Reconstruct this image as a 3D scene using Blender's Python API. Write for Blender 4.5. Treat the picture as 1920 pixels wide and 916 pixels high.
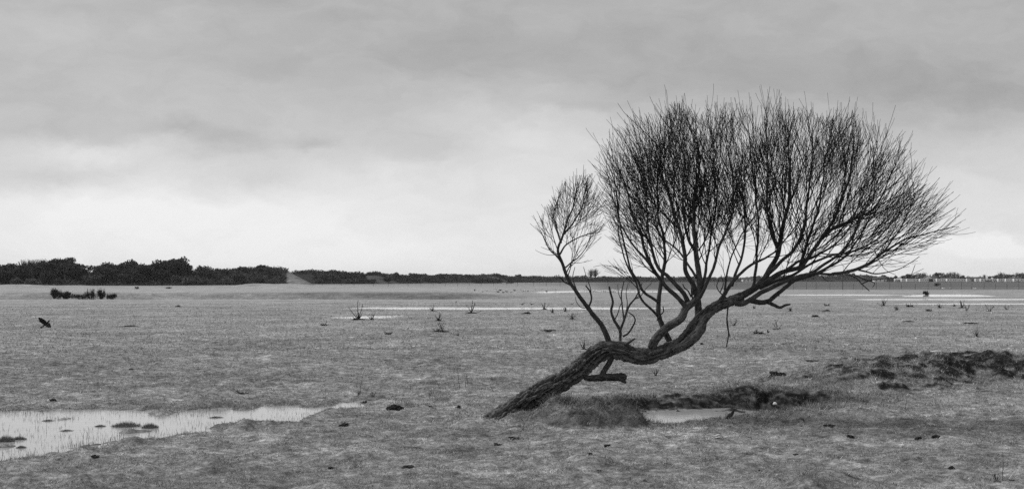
import bpy, math, random
import numpy as np
from mathutils import Vector, Matrix

for _o in list(bpy.data.objects):
    bpy.data.objects.remove(_o, do_unlink=True)
SC = bpy.context.scene
COL = SC.collection
random.seed(7)
rng = np.random.default_rng(11)

# ------------------------------------------------------------------ camera
F = 2400.0            # focal length in pixels of the 1920 px wide photograph
HZ = 525.0            # row of the horizon
EYE = 1.6             # eye height
cam_d = bpy.data.cameras.new('camera')
cam_d.sensor_width = 36.0
cam_d.lens = 36.0 * F / 1920.0
cam_d.shift_y = (HZ - 458.0) / 1920.0
cam_d.clip_start = 0.1
cam_d.clip_end = 20000
cam_d.dof.use_dof = True
cam_d.dof.focus_distance = 14.5
cam_d.dof.aperture_fstop = 7.0
cam = bpy.data.objects.new('camera', cam_d)
cam.location = (0, 0, EYE)
cam.rotation_euler = (math.radians(90), 0, 0)
COL.objects.link(cam)
SC.camera = cam

# ------------------------------------------------------------------ view
SC.view_settings.view_transform = 'Standard'
SC.view_settings.look = 'None'
SC.view_settings.gamma = 1.0
SC.view_settings.use_curve_mapping = False
SC.view_settings.exposure = 0.0
SC.render.engine = 'CYCLES'
SC.cycles.use_denoising = False
SC.cycles.max_bounces = 5
SC.cycles.diffuse_bounces = 2
SC.cycles.transparent_max_bounces = 4
SC.cycles.volume_bounces = 0
SC.cycles.volume_step_rate = 4.0

# ------------------------------------------------------------------ node helper
class NT:
    def __init__(s, tree):
        s.t = tree
    def n(s, typ, **kw):
        nd = s.t.nodes.new(typ)
        for k, v in kw.items():
            setattr(nd, k, v)
        return nd
    def link(s, a, b):
        s.t.links.new(a, b)
    def put(s, sock, v):
        if hasattr(v, 'is_linked') or isinstance(v, bpy.types.NodeSocket):
            s.t.links.new(v, sock)
        else:
            sock.default_value = v
    def m(s, op, a, b=None, c=None, clamp=False):
        nd = s.t.nodes.new('ShaderNodeMath'); nd.operation = op; nd.use_clamp = clamp
        s.put(nd.inputs[0], a)
        if b is not None: s.put(nd.inputs[1], b)
        if c is not None: s.put(nd.inputs[2], c)
        return nd.outputs[0]
    def ramp(s, fac, stops, interp='LINEAR'):
        nd = s.t.nodes.new('ShaderNodeValToRGB')
        cr = nd.color_ramp; cr.interpolation = interp
        while len(cr.elements) < len(stops):
            cr.elements.new(0.5)
        for e, (p, v) in zip(cr.elements, stops):
            e.position = p; e.color = (v, v, v, 1)
        s.put(nd.inputs[0], fac)
        return nd.outputs[0]
    def noise(s, vec, scale, detail=3, rough=0.5, dist=0.0):
        nd = s.t.nodes.new('ShaderNodeTexNoise')
        s.put(nd.inputs['Vector'], vec)
        nd.inputs['Scale'].default_value = scale
        nd.inputs['Detail'].default_value = detail
        nd.inputs['Roughness'].default_value = rough
        nd.inputs['Distortion'].default_value = dist
        return nd.outputs[0]

# ------------------------------------------------------------------ sky
SUN_EL, SUN_AZ = math.radians(48), math.radians(-70)      # azimuth from +Y towards +X
W = bpy.data.worlds.new('World')
SC.world = W
W.use_nodes = True
W.cycles.sampling_method = 'MANUAL'
W.cycles.sample_map_resolution = 512
t = NT(W.node_tree)
for nd in list(W.node_tree.nodes):
    W.node_tree.nodes.remove(nd)
out = t.n('ShaderNodeOutputWorld')
bg = t.n('ShaderNodeBackground')
t.link(bg.outputs[0], out.inputs[0])
sky = t.n('ShaderNodeTexSky')
sky.sky_type = 'NISHITA'
sky.sun_disc = False
sky.sun_elevation = SUN_EL
sky.sun_rotation = SUN_AZ
bw = t.n('ShaderNodeRGBToBW')
t.link(sky.outputs[0], bw.inputs[0])
clear = t.m('MULTIPLY', bw.outputs[0], 0.10)
tc = t.n('ShaderNodeTexCoord')
sep = t.n('ShaderNodeSeparateXYZ')
t.link(tc.outputs['Generated'], sep.inputs[0])
ya = t.m('MAXIMUM', t.m('ABSOLUTE', sep.outputs[1]), 0.2)
u0 = t.m('DIVIDE', sep.outputs[0], ya)
v0 = t.m('DIVIDE', sep.outputs[2], ya)
def cmb(a, b, c=0.0):
    nd = t.n('ShaderNodeCombineXYZ')
    t.put(nd.inputs[0], a); t.put(nd.inputs[1], b); t.put(nd.inputs[2], c)
    return nd.outputs[0]
st = cmb(t.m('MULTIPLY', u0, 1.0), t.m('MULTIPLY', v0, 2.2))
wa = t.m('SUBTRACT', t.noise(st, 10, 7, 0.62), 0.5)
wb = t.m('SUBTRACT', t.noise(cmb(t.m('ADD', u0, 5.3), t.m('MULTIPLY', v0, 2.0)), 12, 7, 0.62), 0.5)
u = t.m('MULTIPLY_ADD', wa, 0.10, u0)
v = t.m('MULTIPLY_ADD', wb, 0.045, v0)
# overall gradient by elevation (tan)
base = t.ramp(t.m('MULTIPLY', v, 3.0, clamp=True),
              [(0.0, 0.83), (0.08, 0.82), (0.19, 0.77), (0.27, 0.67), (0.36, 0.58), (0.48, 0.50), (0.66, 0.46), (1.0, 0.43)])
acc = base
def blob(cx, cy, rx, ry, amp):
    global acc
    a = t.m('MULTIPLY', t.m('SUBTRACT', u, (cx - 960) / F), F / rx)
    b = t.m('MULTIPLY', t.m('SUBTRACT', v, (HZ - cy) / F), F / ry)
    d = t.m('MULTIPLY_ADD', a, a, t.m('MULTIPLY', b, b))
    w = t.m('POWER', 2.71828, t.m('MULTIPLY', d, -1.0))
    acc = t.m('MULTIPLY_ADD', w, amp, acc)
for bl in [(80, 245, 150, 24, -0.07), (330, 245, 60, 20, -0.10), (430, 262, 75, 26, -0.11), (585, 268, 60, 16, -0.10), (180, 290, 110, 20, 0.12), (80, 335, 90, 14, -0.05), (500, 330, 90, 12, -0.04),
           (830, 275, 100, 34, -0.05), (1090, 195, 90, 16, -0.08), (1010, 240, 170, 70, 0.12), (700, 330, 300, 35, 0.04),
           (1500, 140, 500, 90, -0.08), (1760, 190, 260, 60, -0.09), (60, 60, 260, 60, 0.05), (330, 400, 420, 45, 0.10),
           (130, 390, 150, 20, 0.06), (1850, 300, 240, 90, -0.01), (1850, 455, 90, 14, 0.20), (1890, 470, 60, 8, 0.15), (560, 470, 500, 40, 0.06),
           (1650, 390, 300, 35, -0.05), (940, 100, 220, 60, -0.05), (560, 130, 260, 50, -0.03), (30, 340, 120, 30, -0.06)]:
    blob(*bl)
soft = t.m('SUBTRACT', t.noise(cmb(u, t.m('MULTIPLY', v, 3.2)), 5, 6, 0.55), 0.5)
fine = t.m('SUBTRACT', t.noise(cmb(u, t.m('MULTIPLY', v, 2.4)), 17, 7, 0.62, 0.6), 0.5)
acc = t.m('MULTIPLY_ADD', soft, 0.15, acc)
acc = t.m('MULTIPLY_ADD', fine, 0.17, acc)
acc = t.m('MAXIMUM', acc, 0.1)
acc = t.m('MINIMUM', acc, 0.90)
low = t.m('MULTIPLY_ADD', clear, 0.04, t.m('MULTIPLY', acc, 0.96))
t.link(low, bg.inputs[0])
bg.inputs[1].default_value = 1.0

# ------------------------------------------------------------------ sun
sl = bpy.data.lights.new('sun', 'SUN')
sl.energy = 2.9
sl.angle = math.radians(22)
sl.color = (1, 1, 1)
so = bpy.data.objects.new('sun', sl)
dv = Vector((math.sin(SUN_AZ) * math.cos(SUN_EL), math.cos(SUN_AZ) * math.cos(SUN_EL), math.sin(SUN_EL)))
so.rotation_euler = dv.to_track_quat('Z', 'Y').to_euler()
so.location = dv * 50
COL.objects.link(so)

# ------------------------------------------------------------------ materials
def mat(name, v, rough=0.9, spec=0.2, var=0.0, scale=5.0, attr=None):
    m = bpy.data.materials.new(name); m.use_nodes = True
    q = NT(m.node_tree)
    b = m.node_tree.nodes['Principled BSDF']
    b.inputs['Roughness'].default_value = rough
    b.inputs['Specular IOR Level'].default_value = spec
    if var > 0:
        c = q.n('ShaderNodeTexCoord')
        nz = q.noise(c.outputs['Object'], scale, 5, 0.65)
        r = q.ramp(nz, [(0.3, max(0.0, v * (1 - var))), (0.7, v * (1 + var))])
        q.link(r, b.inputs['Base Color'])
    else:
        b.inputs['Base Color'].default_value = (v, v, v, 1)
    return m

def bark_mat(name, lo, hi, scale, streak=4.0, bump=0.6):
    m = bpy.data.materials.new(name); m.use_nodes = True
    q = NT(m.node_tree); b = m.node_tree.nodes['Principled BSDF']
    b.inputs['Roughness'].default_value = 0.85
    b.inputs['Specular IOR Level'].default_value = 0.25
    g = q.n('ShaderNodeNewGeometry')
    at = q.n('ShaderNodeAttribute', attribute_name='ridge')
    nz = q.noise(g.outputs['Position'], scale, 6, 0.7, 0.4)
    lich = q.ramp(q.noise(g.outputs['Position'], 9, 4, 0.7), [(0.45, 0.0), (0.65, 0.10)])
    k = q.m('ADD', q.m('ADD', q.m('MULTIPLY', nz, 0.75), q.m('MULTIPLY', at.outputs['Fac'], 0.5)), lich)  # ridge term paints crevice shade into the bark colour
    r = q.ramp(k, [(0.42, lo), (0.62, (lo + hi) * 0.26), (0.90, hi)])
    q.link(r, b.inputs['Base Color'])
    bp = q.n('ShaderNodeBump'); bp.inputs['Strength'].default_value = bump; bp.inputs['Distance'].default_value = 0.006
    q.link(nz, bp.inputs['Height']); q.link(bp.outputs[0], b.inputs['Normal'])
    return m

M = {}
M['bark'] = bark_mat('bark', 0.003, 0.16, 45)
M['limb'] = bark_mat('limb_bark', 0.015, 0.10, 90)
M['twig'] = mat('twig_bark', 0.016, 0.8, 0.2, 0.5, 30)
M['deadwood'] = bark_mat('dead_wood', 0.015, 0.09, 60)
M['soil'] = mat('soil', 0.03, 0.95, 0.1, 0.6, 40)
M['clod'] = mat('clod', 0.035, 0.95, 0.15, 0.5, 60)
M['stem_dark'] = mat('weed_stem', 0.04, 0.9, 0.1, 0.4, 20)
M['stem_mid'] = mat('dry_stem', 0.14, 0.9, 0.1, 0.4, 20)
M['straw'] = mat('straw', 0.42, 0.8, 0.2, 0.3, 20)
M['white'] = mat('white_matter', 0.75, 0.6, 0.3, 0.15, 30)
M['crow'] = mat('black_feather', 0.008, 0.95, 0.08, 0.3, 20)
M['gull'] = mat('white_feather', 0.8, 0.7, 0.2)
M['gull_wing'] = mat('grey_feather', 0.35, 0.7, 0.2)
M['scrub'] = mat('scrub_leaf', 0.065, 0.9, 0.1, 0.5, 0.6)
M['scrub_pale'] = mat('pale_scrub_leaf', 0.10, 0.9, 0.1, 0.4, 0.6)
M['crown'] = mat('far_leaf', 0.06, 0.9, 0.1, 0.5, 0.4)
M['crown_bare'] = mat('bare_twig_far', 0.09, 0.9, 0.1, 0.3, 0.4)
M['trunk_far'] = mat('far_trunk', 0.05, 0.9, 0.1)
M['shrub'] = mat('gorse', 0.045, 0.9, 0.1, 0.5, 1.5)
M['wallw'] = mat('white_render', 0.7, 0.8, 0.2, 0.05, 1)
M['wallg'] = mat('grey_brick', 0.25, 0.9, 0.2, 0.1, 1)
M['roof'] = mat('slate_roof', 0.07, 0.8, 0.2, 0.2, 1)
M['glass'] = mat('window_glass', 0.03, 0.15, 0.5)
M['caravan'] = mat('caravan_panel', 0.82, 0.5, 0.3)
M['post'] = mat('post_wood', 0.05, 0.9, 0.1, 0.3, 3)
M['wire'] = mat('wire', 0.12, 0.6, 0.3)

# ------------------------------------------------------------------ helpers
def tag(o, label=None, cat=None, group=None, kind=None):
    if label: o['label'] = label
    if cat: o['category'] = cat
    if group: o['group'] = group
    if kind: o['kind'] = kind
    return o

def mesh_obj(name, verts, faces, material, parent=None, smooth=False, attrs=None, link=True, mats=None, midx=None):
    """faces: list of int arrays, each (n,k)"""
    verts = np.asarray(verts, dtype=np.float32)
    me = bpy.data.meshes.new(name)
    if mats is None: mats = [material]
    faces = [np.asarray(f, dtype=np.int32) for f in faces if len(f)]
    nl = sum(f.size for f in faces); nf = sum(len(f) for f in faces)
    me.vertices.add(len(verts)); me.vertices.foreach_set('co', verts.ravel())
    me.loops.add(nl); me.polygons.add(nf)
    me.loops.foreach_set('vertex_index', np.concatenate([f.ravel() for f in faces]))
    tot = np.concatenate([np.full(len(f), f.shape[1], dtype=np.int32) for f in faces])
    start = np.concatenate([[0], np.cumsum(tot)[:-1]]).astype(np.int32)
    me.polygons.foreach_set('loop_start', start)
    me.polygons.foreach_set('use_smooth', np.full(nf, smooth, dtype=bool))
    me.update(calc_edges=True)
    me.validate()
    if attrs:
        for k, a in attrs.items():
            at = me.attributes.new(k, 'FLOAT', 'POINT')
            at.data.foreach_set('value', np.asarray(a, dtype=np.float32))
    for mm in mats:
        me.materials.append(mm)
    if midx is not None:
        me.polygons.foreach_set('material_index', np.asarray(midx, dtype=np.int32))
    o = bpy.data.objects.new(name, me)
    if link: COL.objects.link(o)
    if parent is not None: o.parent = parent
    return o

def empty(name, loc, rz=0.0):
    o = bpy.data.objects.new(name, None)
    o.empty_display_size = 0.2
    o.location = loc; o.rotation_euler = (0, 0, rz)
    COL.objects.link(o)
    return o

# numpy gradient noise ----------------------------------------------------
_p = np.random.default_rng(3).permutation(256); _p = np.concatenate([_p, _p, _p])
_g3 = np.array([[1,1,0],[-1,1,0],[1,-1,0],[-1,-1,0],[1,0,1],[-1,0,1],[1,0,-1],[-1,0,-1],[0,1,1],[0,-1,1],[0,1,-1],[0,-1,-1],[1,1,0],[-1,1,0],[0,-1,1],[0,-1,-1]], dtype=np.float64)
def n3(x, y, z):
    x, y, z = np.broadcast_arrays(np.asarray(x, float), np.asarray(y, float), np.asarray(z, float))
    xi, yi, zi = np.floor(x).astype(int), np.floor(y).astype(int), np.floor(z).astype(int)
    xf, yf, zf = x - xi, y - yi, z - zi
    xi &= 255; yi &= 255; zi &= 255
    f = lambda a: a * a * a * (a * (a * 6 - 15) + 10)
    uu, vv, ww = f(xf), f(yf), f(zf)
    def gr(i, j, k):
        h = _p[_p[_p[xi + i] + yi + j] + zi + k] & 15
        g = _g3[h]
        return g[..., 0] * (xf - i) + g[..., 1] * (yf - j) + g[..., 2] * (zf - k)
    L = lambda a, b, w: a + (b - a) * w
    return L(L(L(gr(0,0,0), gr(1,0,0), uu), L(gr(0,1,0), gr(1,1,0), uu), vv),
             L(L(gr(0,0,1), gr(1,0,1), uu), L(gr(0,1,1), gr(1,1,1), uu), vv), ww)
_g2 = np.array([[math.cos(a), math.sin(a)] for a in np.linspace(0, 2 * math.pi, 16, endpoint=False)])
def n2(x, y):
    x = np.asarray(x, float); y = np.asarray(y, float)
    xi, yi = np.floor(x).astype(int), np.floor(y).astype(int)
    xf, yf = x - xi, y - yi
    xi &= 255; yi &= 255
    f = lambda a: a * a * a * (a * (a * 6 - 15) + 10)
    uu, vv = f(xf), f(yf)
    def gr(i, j):
        g = _g2[_p[_p[xi + i] + yi + j] & 15]
        return g[..., 0] * (xf - i) + g[..., 1] * (yf - j)
    L = lambda a, b, w: a + (b - a) * w
    return 1.4 * L(L(gr(0,0), gr(1,0), uu), L(gr(0,1), gr(1,1), uu), vv)
def fbm(x, y, s, o=3):
    r = 0; a = 1.0
    for i in range(o):
        r = r + a * n2(x * s + 17.3 * i, y * s + 9.1 * i); a *= 0.5; s *= 2.03
    return r
def sstep(a, b, x):
    q = np.clip((x - a) / (b - a), 0, 1)
    return q * q * (3 - 2 * q)

def g(px, py, z=0.03):
    Y = (EYE - z) * F / (py - HZ)
    return ((px - 960) / F * Y, Y)

def sdist(poly, x, y):
    """signed distance, positive inside"""
    P = np.array(poly, float); n = len(P)
    d = np.full(x.shape, 1e18); ins = np.zeros(x.shape, bool)
    for i in range(n):
        a = P[i]; b = P[(i + 1) % n]; e = b - a
        wx, wy = x - a[0], y - a[1]
        tt = np.clip((wx * e[0] + wy * e[1]) / (e @ e), 0, 1)
        d = np.minimum(d, (wx - tt * e[0]) ** 2 + (wy - tt * e[1]) ** 2)
        c = (a[1] > y) != (b[1] > y)
        xx = (b[0] - a[0]) * (y - a[1]) / (b[1] - a[1] + 1e-12) + a[0]
        ins ^= c & (x < xx)
    d = np.sqrt(d)
    return np.where(ins, d, -d)

# ------------------------------------------------------------------ ground shape
def pg(pts, z=0.0):
    return [g(a, b, z) for a, b in pts]
PONDS = [  # (polygon, edge width, depth, jitter, label)
    (pg([(-420, 772), (0, 771), (180, 769), (270, 771), (400, 768), (440, 760), (540, 760), (610, 761), (640, 755), (695, 754), (670, 764),
         (610, 776), (560, 787), (450, 795), (380, 806), (300, 818), (200, 836), (100, 852), (0, 866), (-200, 880), (-420, 880)]), 0.35, 0.085, 0.28, 'near'),
    (pg([(640, 578), (700, 575.6), (1000, 575.6), (1180, 576), (1290, 577), (1180, 580), (900, 580), (760, 579.8)]), 1.2, 0.12, 0.5, 'mid'),
    (pg([(620, 596), (650, 592.5), (700, 591.3), (755, 591), (740, 596), (700, 597.5), (650, 598)]), 0.8, 0.08, 0.8, 'mid'),
    (pg([(1640, 569.6), (1700, 568.2), (1860, 568.0), (2300, 567), (2300, 571), (1860, 570.6), (1720, 570.4)]), 1.5, 0.12, 0.8, 'mid'),
    (pg([(1570, 561), (1650, 560), (1800, 559.8), (2400, 559), (2400, 562.6), (1800, 562), (1650, 562)]), 2.0, 0.14, 1.2, 'mid'),
    (pg([(1470, 552.4), (1520, 551.6), (1640, 551.8), (1700, 553), (1640, 553.8), (1520, 553.6)]), 3.0, 0.12, 2.0, 'mid'),
    (pg([(1700, 555.6), (1740, 551.4), (1800, 551.6), (1815, 552.5), (1860, 555.6), (1800, 556.2)]), 3.0, 0.14, 2.0, 'mid'),
    (pg([(890, 551), (930, 549.3), (985, 549.3), (980, 553), (905, 553.6)]), 3.0, 0.16, 2.0, 'mid'),
    (pg([(985, 548.2), (1040, 545.6), (1110, 544.8), (1150, 545.3), (1100, 546.9), (1010, 548.8)]), 4.0, 0.18, 2.0, 'mid'),
    (pg([(1150, 546.4), (1180, 545.6), (1240, 545.6), (1290, 546.6), (1230, 547.4), (1180, 547.4)]), 4.0, 0.18, 2.0, 'mid'),
]
PIT = [(0.4, 14.9), (0.6, 15.7), (0.95, 16.3), (1.6, 16.65), (2.4, 16.9), (3.2, 17.1), (4.0, 17.2), (4.5, 16.9), (3.9, 16.2), (3.2, 15.4), (2.7, 14.6), (2.0, 14.1), (1.3, 14.0), (0.7, 14.2)]
PITWATER = [(1.42, 14.85), (1.5, 15.6), (1.95, 16.15), (2.75, 16.3), (2.98, 16.0), (2.6, 15.2), (2.1, 14.85)]
PIT_Z = -0.06
RIDGE = np.array([(3.9, 19.6), (4.7, 20.6), (5.6, 21.2), (6.5, 22.3), (7.4, 22.8), (8.4, 22.2), (9.6, 21.4), (11.5, 21.2), (14.0, 21.0)]) - np.array([0.0, 1.9])

def seg_dist(P, x, y):
    d = np.full(x.shape, 1e9); u = np.zeros(x.shape); L = 0.0
    side = np.zeros(x.shape)
    for a, b in zip(P[:-1], P[1:]):
        e = b - a; l = math.hypot(*e)
        wx, wy = x - a[0], y - a[1]
        tt = np.clip((wx * e[0] + wy * e[1]) / (l * l), 0, 1)
        dd = np.hypot(wx - tt * e[0], wy - tt * e[1])
        m_ = dd < d
        d = np.where(m_, dd, d); u = np.where(m_, L + tt * l, u)
        side = np.where(m_, e[0] * wy - e[1] * wx, side)
        L += l
    return d, u, side

def zones(x, y):
    """masks reused by height, colour and grass"""
    r = np.hypot(x, y)
    z = {}
    near = r < 40
    pit = np.full(x.shape, -9.0); pw = np.full(x.shape, -9.0)
    b = near & (np.abs(x - 2.4) < 4) & (np.abs(y - 16.5) < 4)
    if b.any():
        wob = 0.09 * fbm(x[b], y[b], 2.4, 4)
        pit[b] = sdist(PIT, x[b], y[b]) + wob
        pw[b] = sdist(PITWATER, x[b], y[b])
    z['pit'] = pit; z['pw'] = pw
    rd = np.full(x.shape, 9.0); ru = np.zeros(x.shape); rs = np.zeros(x.shape)
    b = near & (x > 1.5) & (y > 15.0) & (y < 26)
    if b.any():
        rd[b], ru[b], rs[b] = seg_dist(RIDGE, x[b] + 0.25 * fbm(x[b], y[b], 0.9, 2), y[b] + 0.25 * fbm(x[b] + 30, y[b], 0.9, 2))
    z['rd'] = rd; z['ru'] = ru; z['rs'] = rs
    pond = np.zeros(x.shape); pin = np.full(x.shape, -9.0)
    for poly, w, dep, jit, k in PONDS:
        P = np.array(poly); mg = 3 * w + 2
        b = (x > P[:, 0].min() - mg) & (x < P[:, 0].max() + mg) & (y > P[:, 1].min() - mg) & (y < P[:, 1].max() + mg)
        if b.any():
            s = sdist(poly, x[b], y[b])
            s = s + (jit * (fbm(x[b], y[b], 1.3, 3) if k == 'near' else fbm(x[b] * 0.25, y[b] * 0.25, 1.0, 2)))
            pond[b] = np.maximum(pond[b], dep * sstep(-w, w * 1.2, s))
            pin[b] = np.maximum(pin[b], s)
    z['pond'] = pond; z['pin'] = pin
    return z

MOUNDS = []   # (x, y, rx, ry, h)
def add_mound(px, py, wpx, h, ry=None, z=0.03):
    X, Y = g(px, py, z)
    rx = wpx / F * Y / 2
    MOUNDS.append((X, Y + (ry or rx) * 0.5, rx, ry or rx, h))
for a in [(1010, 792, 110, 0.10, 0.35), (1105, 797, 190, 0.21, 0.40), (1180, 798, 60, 0.09, 0.25)]:
    add_mound(*a)
for a in [(239, 833, 45, 0.075, 0.2), (447, 806, 40, 0.065, 0.2), (455, 764, 60, 0.06, 0.35), (109, 781, 60, 0.05, 0.3),
          (300, 772, 80, 0.05, 0.4), (640, 765, 40, 0.05, 0.3)]:
    add_mound(*a)

def height(x, y, z=None):
    if z is None: z = zones(x, y)
    r = np.hypot(x, y)
    h = 0.035 + 0 * x
    am = 1 - 0.55 * sstep(25, 70, r)
    h += am * 0.016 * fbm(x, y, 0.35, 3)
    b = r < 45
    h[b] += 0.030 * fbm(x[b] + 50, y[b], 2.2, 4) * (1 - sstep(28, 45, r[b]))
    h[b] += 0.013 * n2(x[b] * 8, y[b] * 8) * (1 - sstep(18, 30, r[b]))
    h = np.maximum(h, 0.012)
    # hummocky tussocks scattered over the field
    tm = np.clip(fbm(x + 9, y + 4, 1.1, 3) - 0.38, 0, 1)
    h += 0.12 * tm * (1 - sstep(30, 60, r))
    for (mx, my, rx, ry, mh) in MOUNDS:
        q = ((x - mx) / rx) ** 2 + ((y - my) / ry) ** 2
        b = q < 6
        h[b] += mh * np.exp(-(q[b] ** (2.4 if mh > .085 else 1.6))) * (1 + 0.10 * n2(x[b] * 6, y[b] * 6))
    h -= z['pond']
    # the pit under the tree : steep far bank, softer near bank
    p = z['pit']
    b = p > -1.2
    if b.any():
        far = sstep(15.3, 16.2, y[b])
        w = 0.9 * (1 - far) + 0.30 * far
        k = sstep(-0.15 - 0.1 * far, w, p[b])
        rise = 0.030 * far * np.exp(-((p[b] + 0.15) / 0.5) ** 2) * (1.1 + 0.3 * n2(x[b] * 2.2, y[b] * 2.2))
        h[b] += rise + k * (-0.10 - 0.02 * far + 0.03 * far * fbm(x[b], y[b], 3.1, 3)) 
        # broken soil face
        face = np.exp(-((p[b] - 0.25) / 0.3) ** 2) * far
        h[b] += face * (0.05 * np.abs(fbm(x[b] + 3, y[b], 3.5, 4)) + 0.03 * n2(x[b] * 11, y[b] * 11)) - face * 0.03
        h[b] = np.where(z['pw'][b] > -0.15, np.minimum(h[b], PIT_Z + 0.06 - 0.18 * sstep(-0.15, 0.25, z['pw'][b] + 0.1 * fbm(x[b], y[b], 2.0, 2))), h[b])
    # eroded bank on the right
    b = z['rd'] < 2.2
    if b.any():
        d, uu, sd = z['rd'][b], z['ru'][b], z['rs'][b]
        tap = sstep(0.0, 3.6, uu) * 0.8 + 0.2
        prof = np.where(sd > 0, np.exp(-(d / 1.6) ** 2), np.exp(-(d / 0.65) ** 2))
        ck = 0.5 + 0.5 * fbm(x[b], y[b], 1.1, 3)
        h[b] += tap * prof * (0.25 + 0.16 * ck)
        lump = np.exp(-((d - 0.5) / 0.7) ** 2)
        h[b] += tap * lump * (0.10 * np.abs(fbm(x[b] + 7, y[b] + 3, 1.9, 4)) + 0.03 * n2(x[b] * 7, y[b] * 7))
    # terrace and ditch far left, dune foot mounds
    ax = 960 + F * x / np.maximum(y, 1)
    lf = 1 - sstep(820, 1050, ax)
    yy = y + 5 * n2(x * 0.03, y * 0.0 + 3)
    b = y > 60
    h[b] += (lf * (-0.22 * np.exp(-((yy - 112) / 4.0) ** 2) + 0.40 * sstep(113, 119, yy) * (1 - sstep(135, 240, yy))))[b]
    mm = np.clip(fbm(x * 0.03, y * 0.012, 1.0, 3) + 0.25, 0, 1)
    h[b] += (1 - sstep(560, 760, ax[b])) * sstep(240, 290, y[b]) * (1 - sstep(300, 345, y[b])) * mm[b] * 1.3
    return h

def tone(x, y, z, h):
    """colour factor of the turf (1 = usual), with bank shade painted in"""
    ax = 960 + F * x / np.maximum(y, 1)
    r = np.hypot(x, y)
    tn = np.ones(x.shape)
    lf = 1 - sstep(820, 1050, ax)
    yy = y + 5 * n2(x * 0.03, y * 0.0 + 3)
    tn -= 0.5 * lf * np.exp(-((yy - 115) / 6.0) ** 2) * (0.75 + 0.5 * fbm(x, y, 0.08, 2))
    tn -= 0.35 * lf * sstep(500, 620, ax) * np.exp(-((y - 122) / 8.0) ** 2)
    tn -= 0.22 * sstep(350, 600, y) * lf
    tn += 0.25 * sstep(60, 130, y) * (1 - sstep(200, 400, y)) * (0.4 + 0.6 * lf)
    rt = sstep(1080, 1160, ax)
    tn -= 0.62 * rt * sstep(205, 225, y + 8 * n2(x * 0.02, y * 0.02))
    md = sstep(950, 1060, ax) * (1 - rt)
    tn -= 0.25 * md * sstep(330, 380, y)
    tn += 0.10 * sstep(24, 45, r)
    # shade of the grassy banks put into the turf colour, pit and right bank
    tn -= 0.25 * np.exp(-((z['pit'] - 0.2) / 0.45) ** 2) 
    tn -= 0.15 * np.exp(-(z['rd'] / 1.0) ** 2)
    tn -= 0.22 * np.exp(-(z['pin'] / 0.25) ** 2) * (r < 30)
    for (mx, my, rx, ry, mh) in MOUNDS[:3]:
        tn -= 0.35 * np.exp(-(((x - mx) / rx) ** 2 + ((y - my) / ry) ** 2))
    return np.clip(tn, 0.25, 1.6)

def soil_mask(x, y, z):
    b = (z['pit'] > -0.7) | (z['rd'] < 1.6)
    s = np.zeros(x.shape)
    if b.any():
        xb, yb = x[b], y[b]
        e = 0.05
        dz = (height(xb, yb + e) - height(xb, yb - e)) / (2 * e)
        dx = (height(xb + e, yb) - height(xb - e, yb)) / (2 * e)
        s[b] = sstep(0.28, 0.60, dz + 0.25 * np.abs(dx) + 0.30 * fbm(xb, yb, 2.5, 2))
        pitfloor = sstep(0.30, 0.5, z['pit'][b]) * sstep(15.5, 16.1, yb)
        band = sstep(-0.14, 0.0, z['pit'][b]) * sstep(14.9, 15.5, yb)
        s[b] = np.maximum(s[b], band * np.clip(0.72 + 0.6 * fbm(xb, yb * 2, 3.2, 4), 0, 1))
        rb_ = np.exp(-(z['rd'][b] / (0.45 + 0.35 * sstep(1.5, 4, z['ru'][b]))) ** 2) * sstep(0.6, 2.6, z['ru'][b])
        s[b] = np.maximum(s[b], sstep(0.06, 0.26, rb_ * (0.31 + 0.86 * fbm(xb, yb * 1.3, 2.0, 4))))
        s[b] = np.maximum(s[b], pitfloor * (0.5 + 0.5 * np.clip(n2(xb * 5, yb * 5) * 2 + 0.5, 0, 1)))
    for (mx, my, rx, ry, mh) in MOUNDS[:3]:
        qd = ((x - mx) / rx) ** 2 + ((y - my) / ry) ** 2
        s *= 1 - np.exp(-(qd / 1.3) ** 2)
    return s

# ground sheet : rings around the viewpoint, finest where the tree stands
rr = [0.6]
while rr[-1] < 3500:
    r_ = rr[-1]
    k = 0.06 if r_ < 7 else (0.0032 if r_ < 30 else (0.007 if r_ < 160 else 0.02))
    rr.append(r_ * (1 + k))
rr = np.array(rr)
th = np.concatenate([np.linspace(-0.52, 0.52, 880), np.linspace(0.52, 2 * math.pi - 0.52, 120)[1:-1]])
nth = len(th)
R, T = np.meshgrid(rr, th, indexing='ij')
GX, GY = (R * np.sin(T)).ravel(), (R * np.cos(T)).ravel()
Z = zones(GX, GY)
GH = height(GX, GY, Z)
GT = tone(GX, GY, Z, GH)
GS = soil_mask(GX, GY, Z)
idx = np.arange(len(rr) * nth).reshape(len(rr), nth)
a = idx[:-1]; b_ = idx[1:]
quads = np.stack([a.ravel(), b_.ravel(), np.roll(b_, -1, 1).ravel(), np.roll(a, -1, 1).ravel()], 1)[:, ::-1]
gv = np.stack([GX, GY, GH], 1)
cen = len(gv)
gv = np.vstack([gv, [[0, 0, 0.03]]])
fan = np.stack([np.full(nth, cen), idx[0], np.roll(idx[0], -1)], 1)[:, ::-1]

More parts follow.
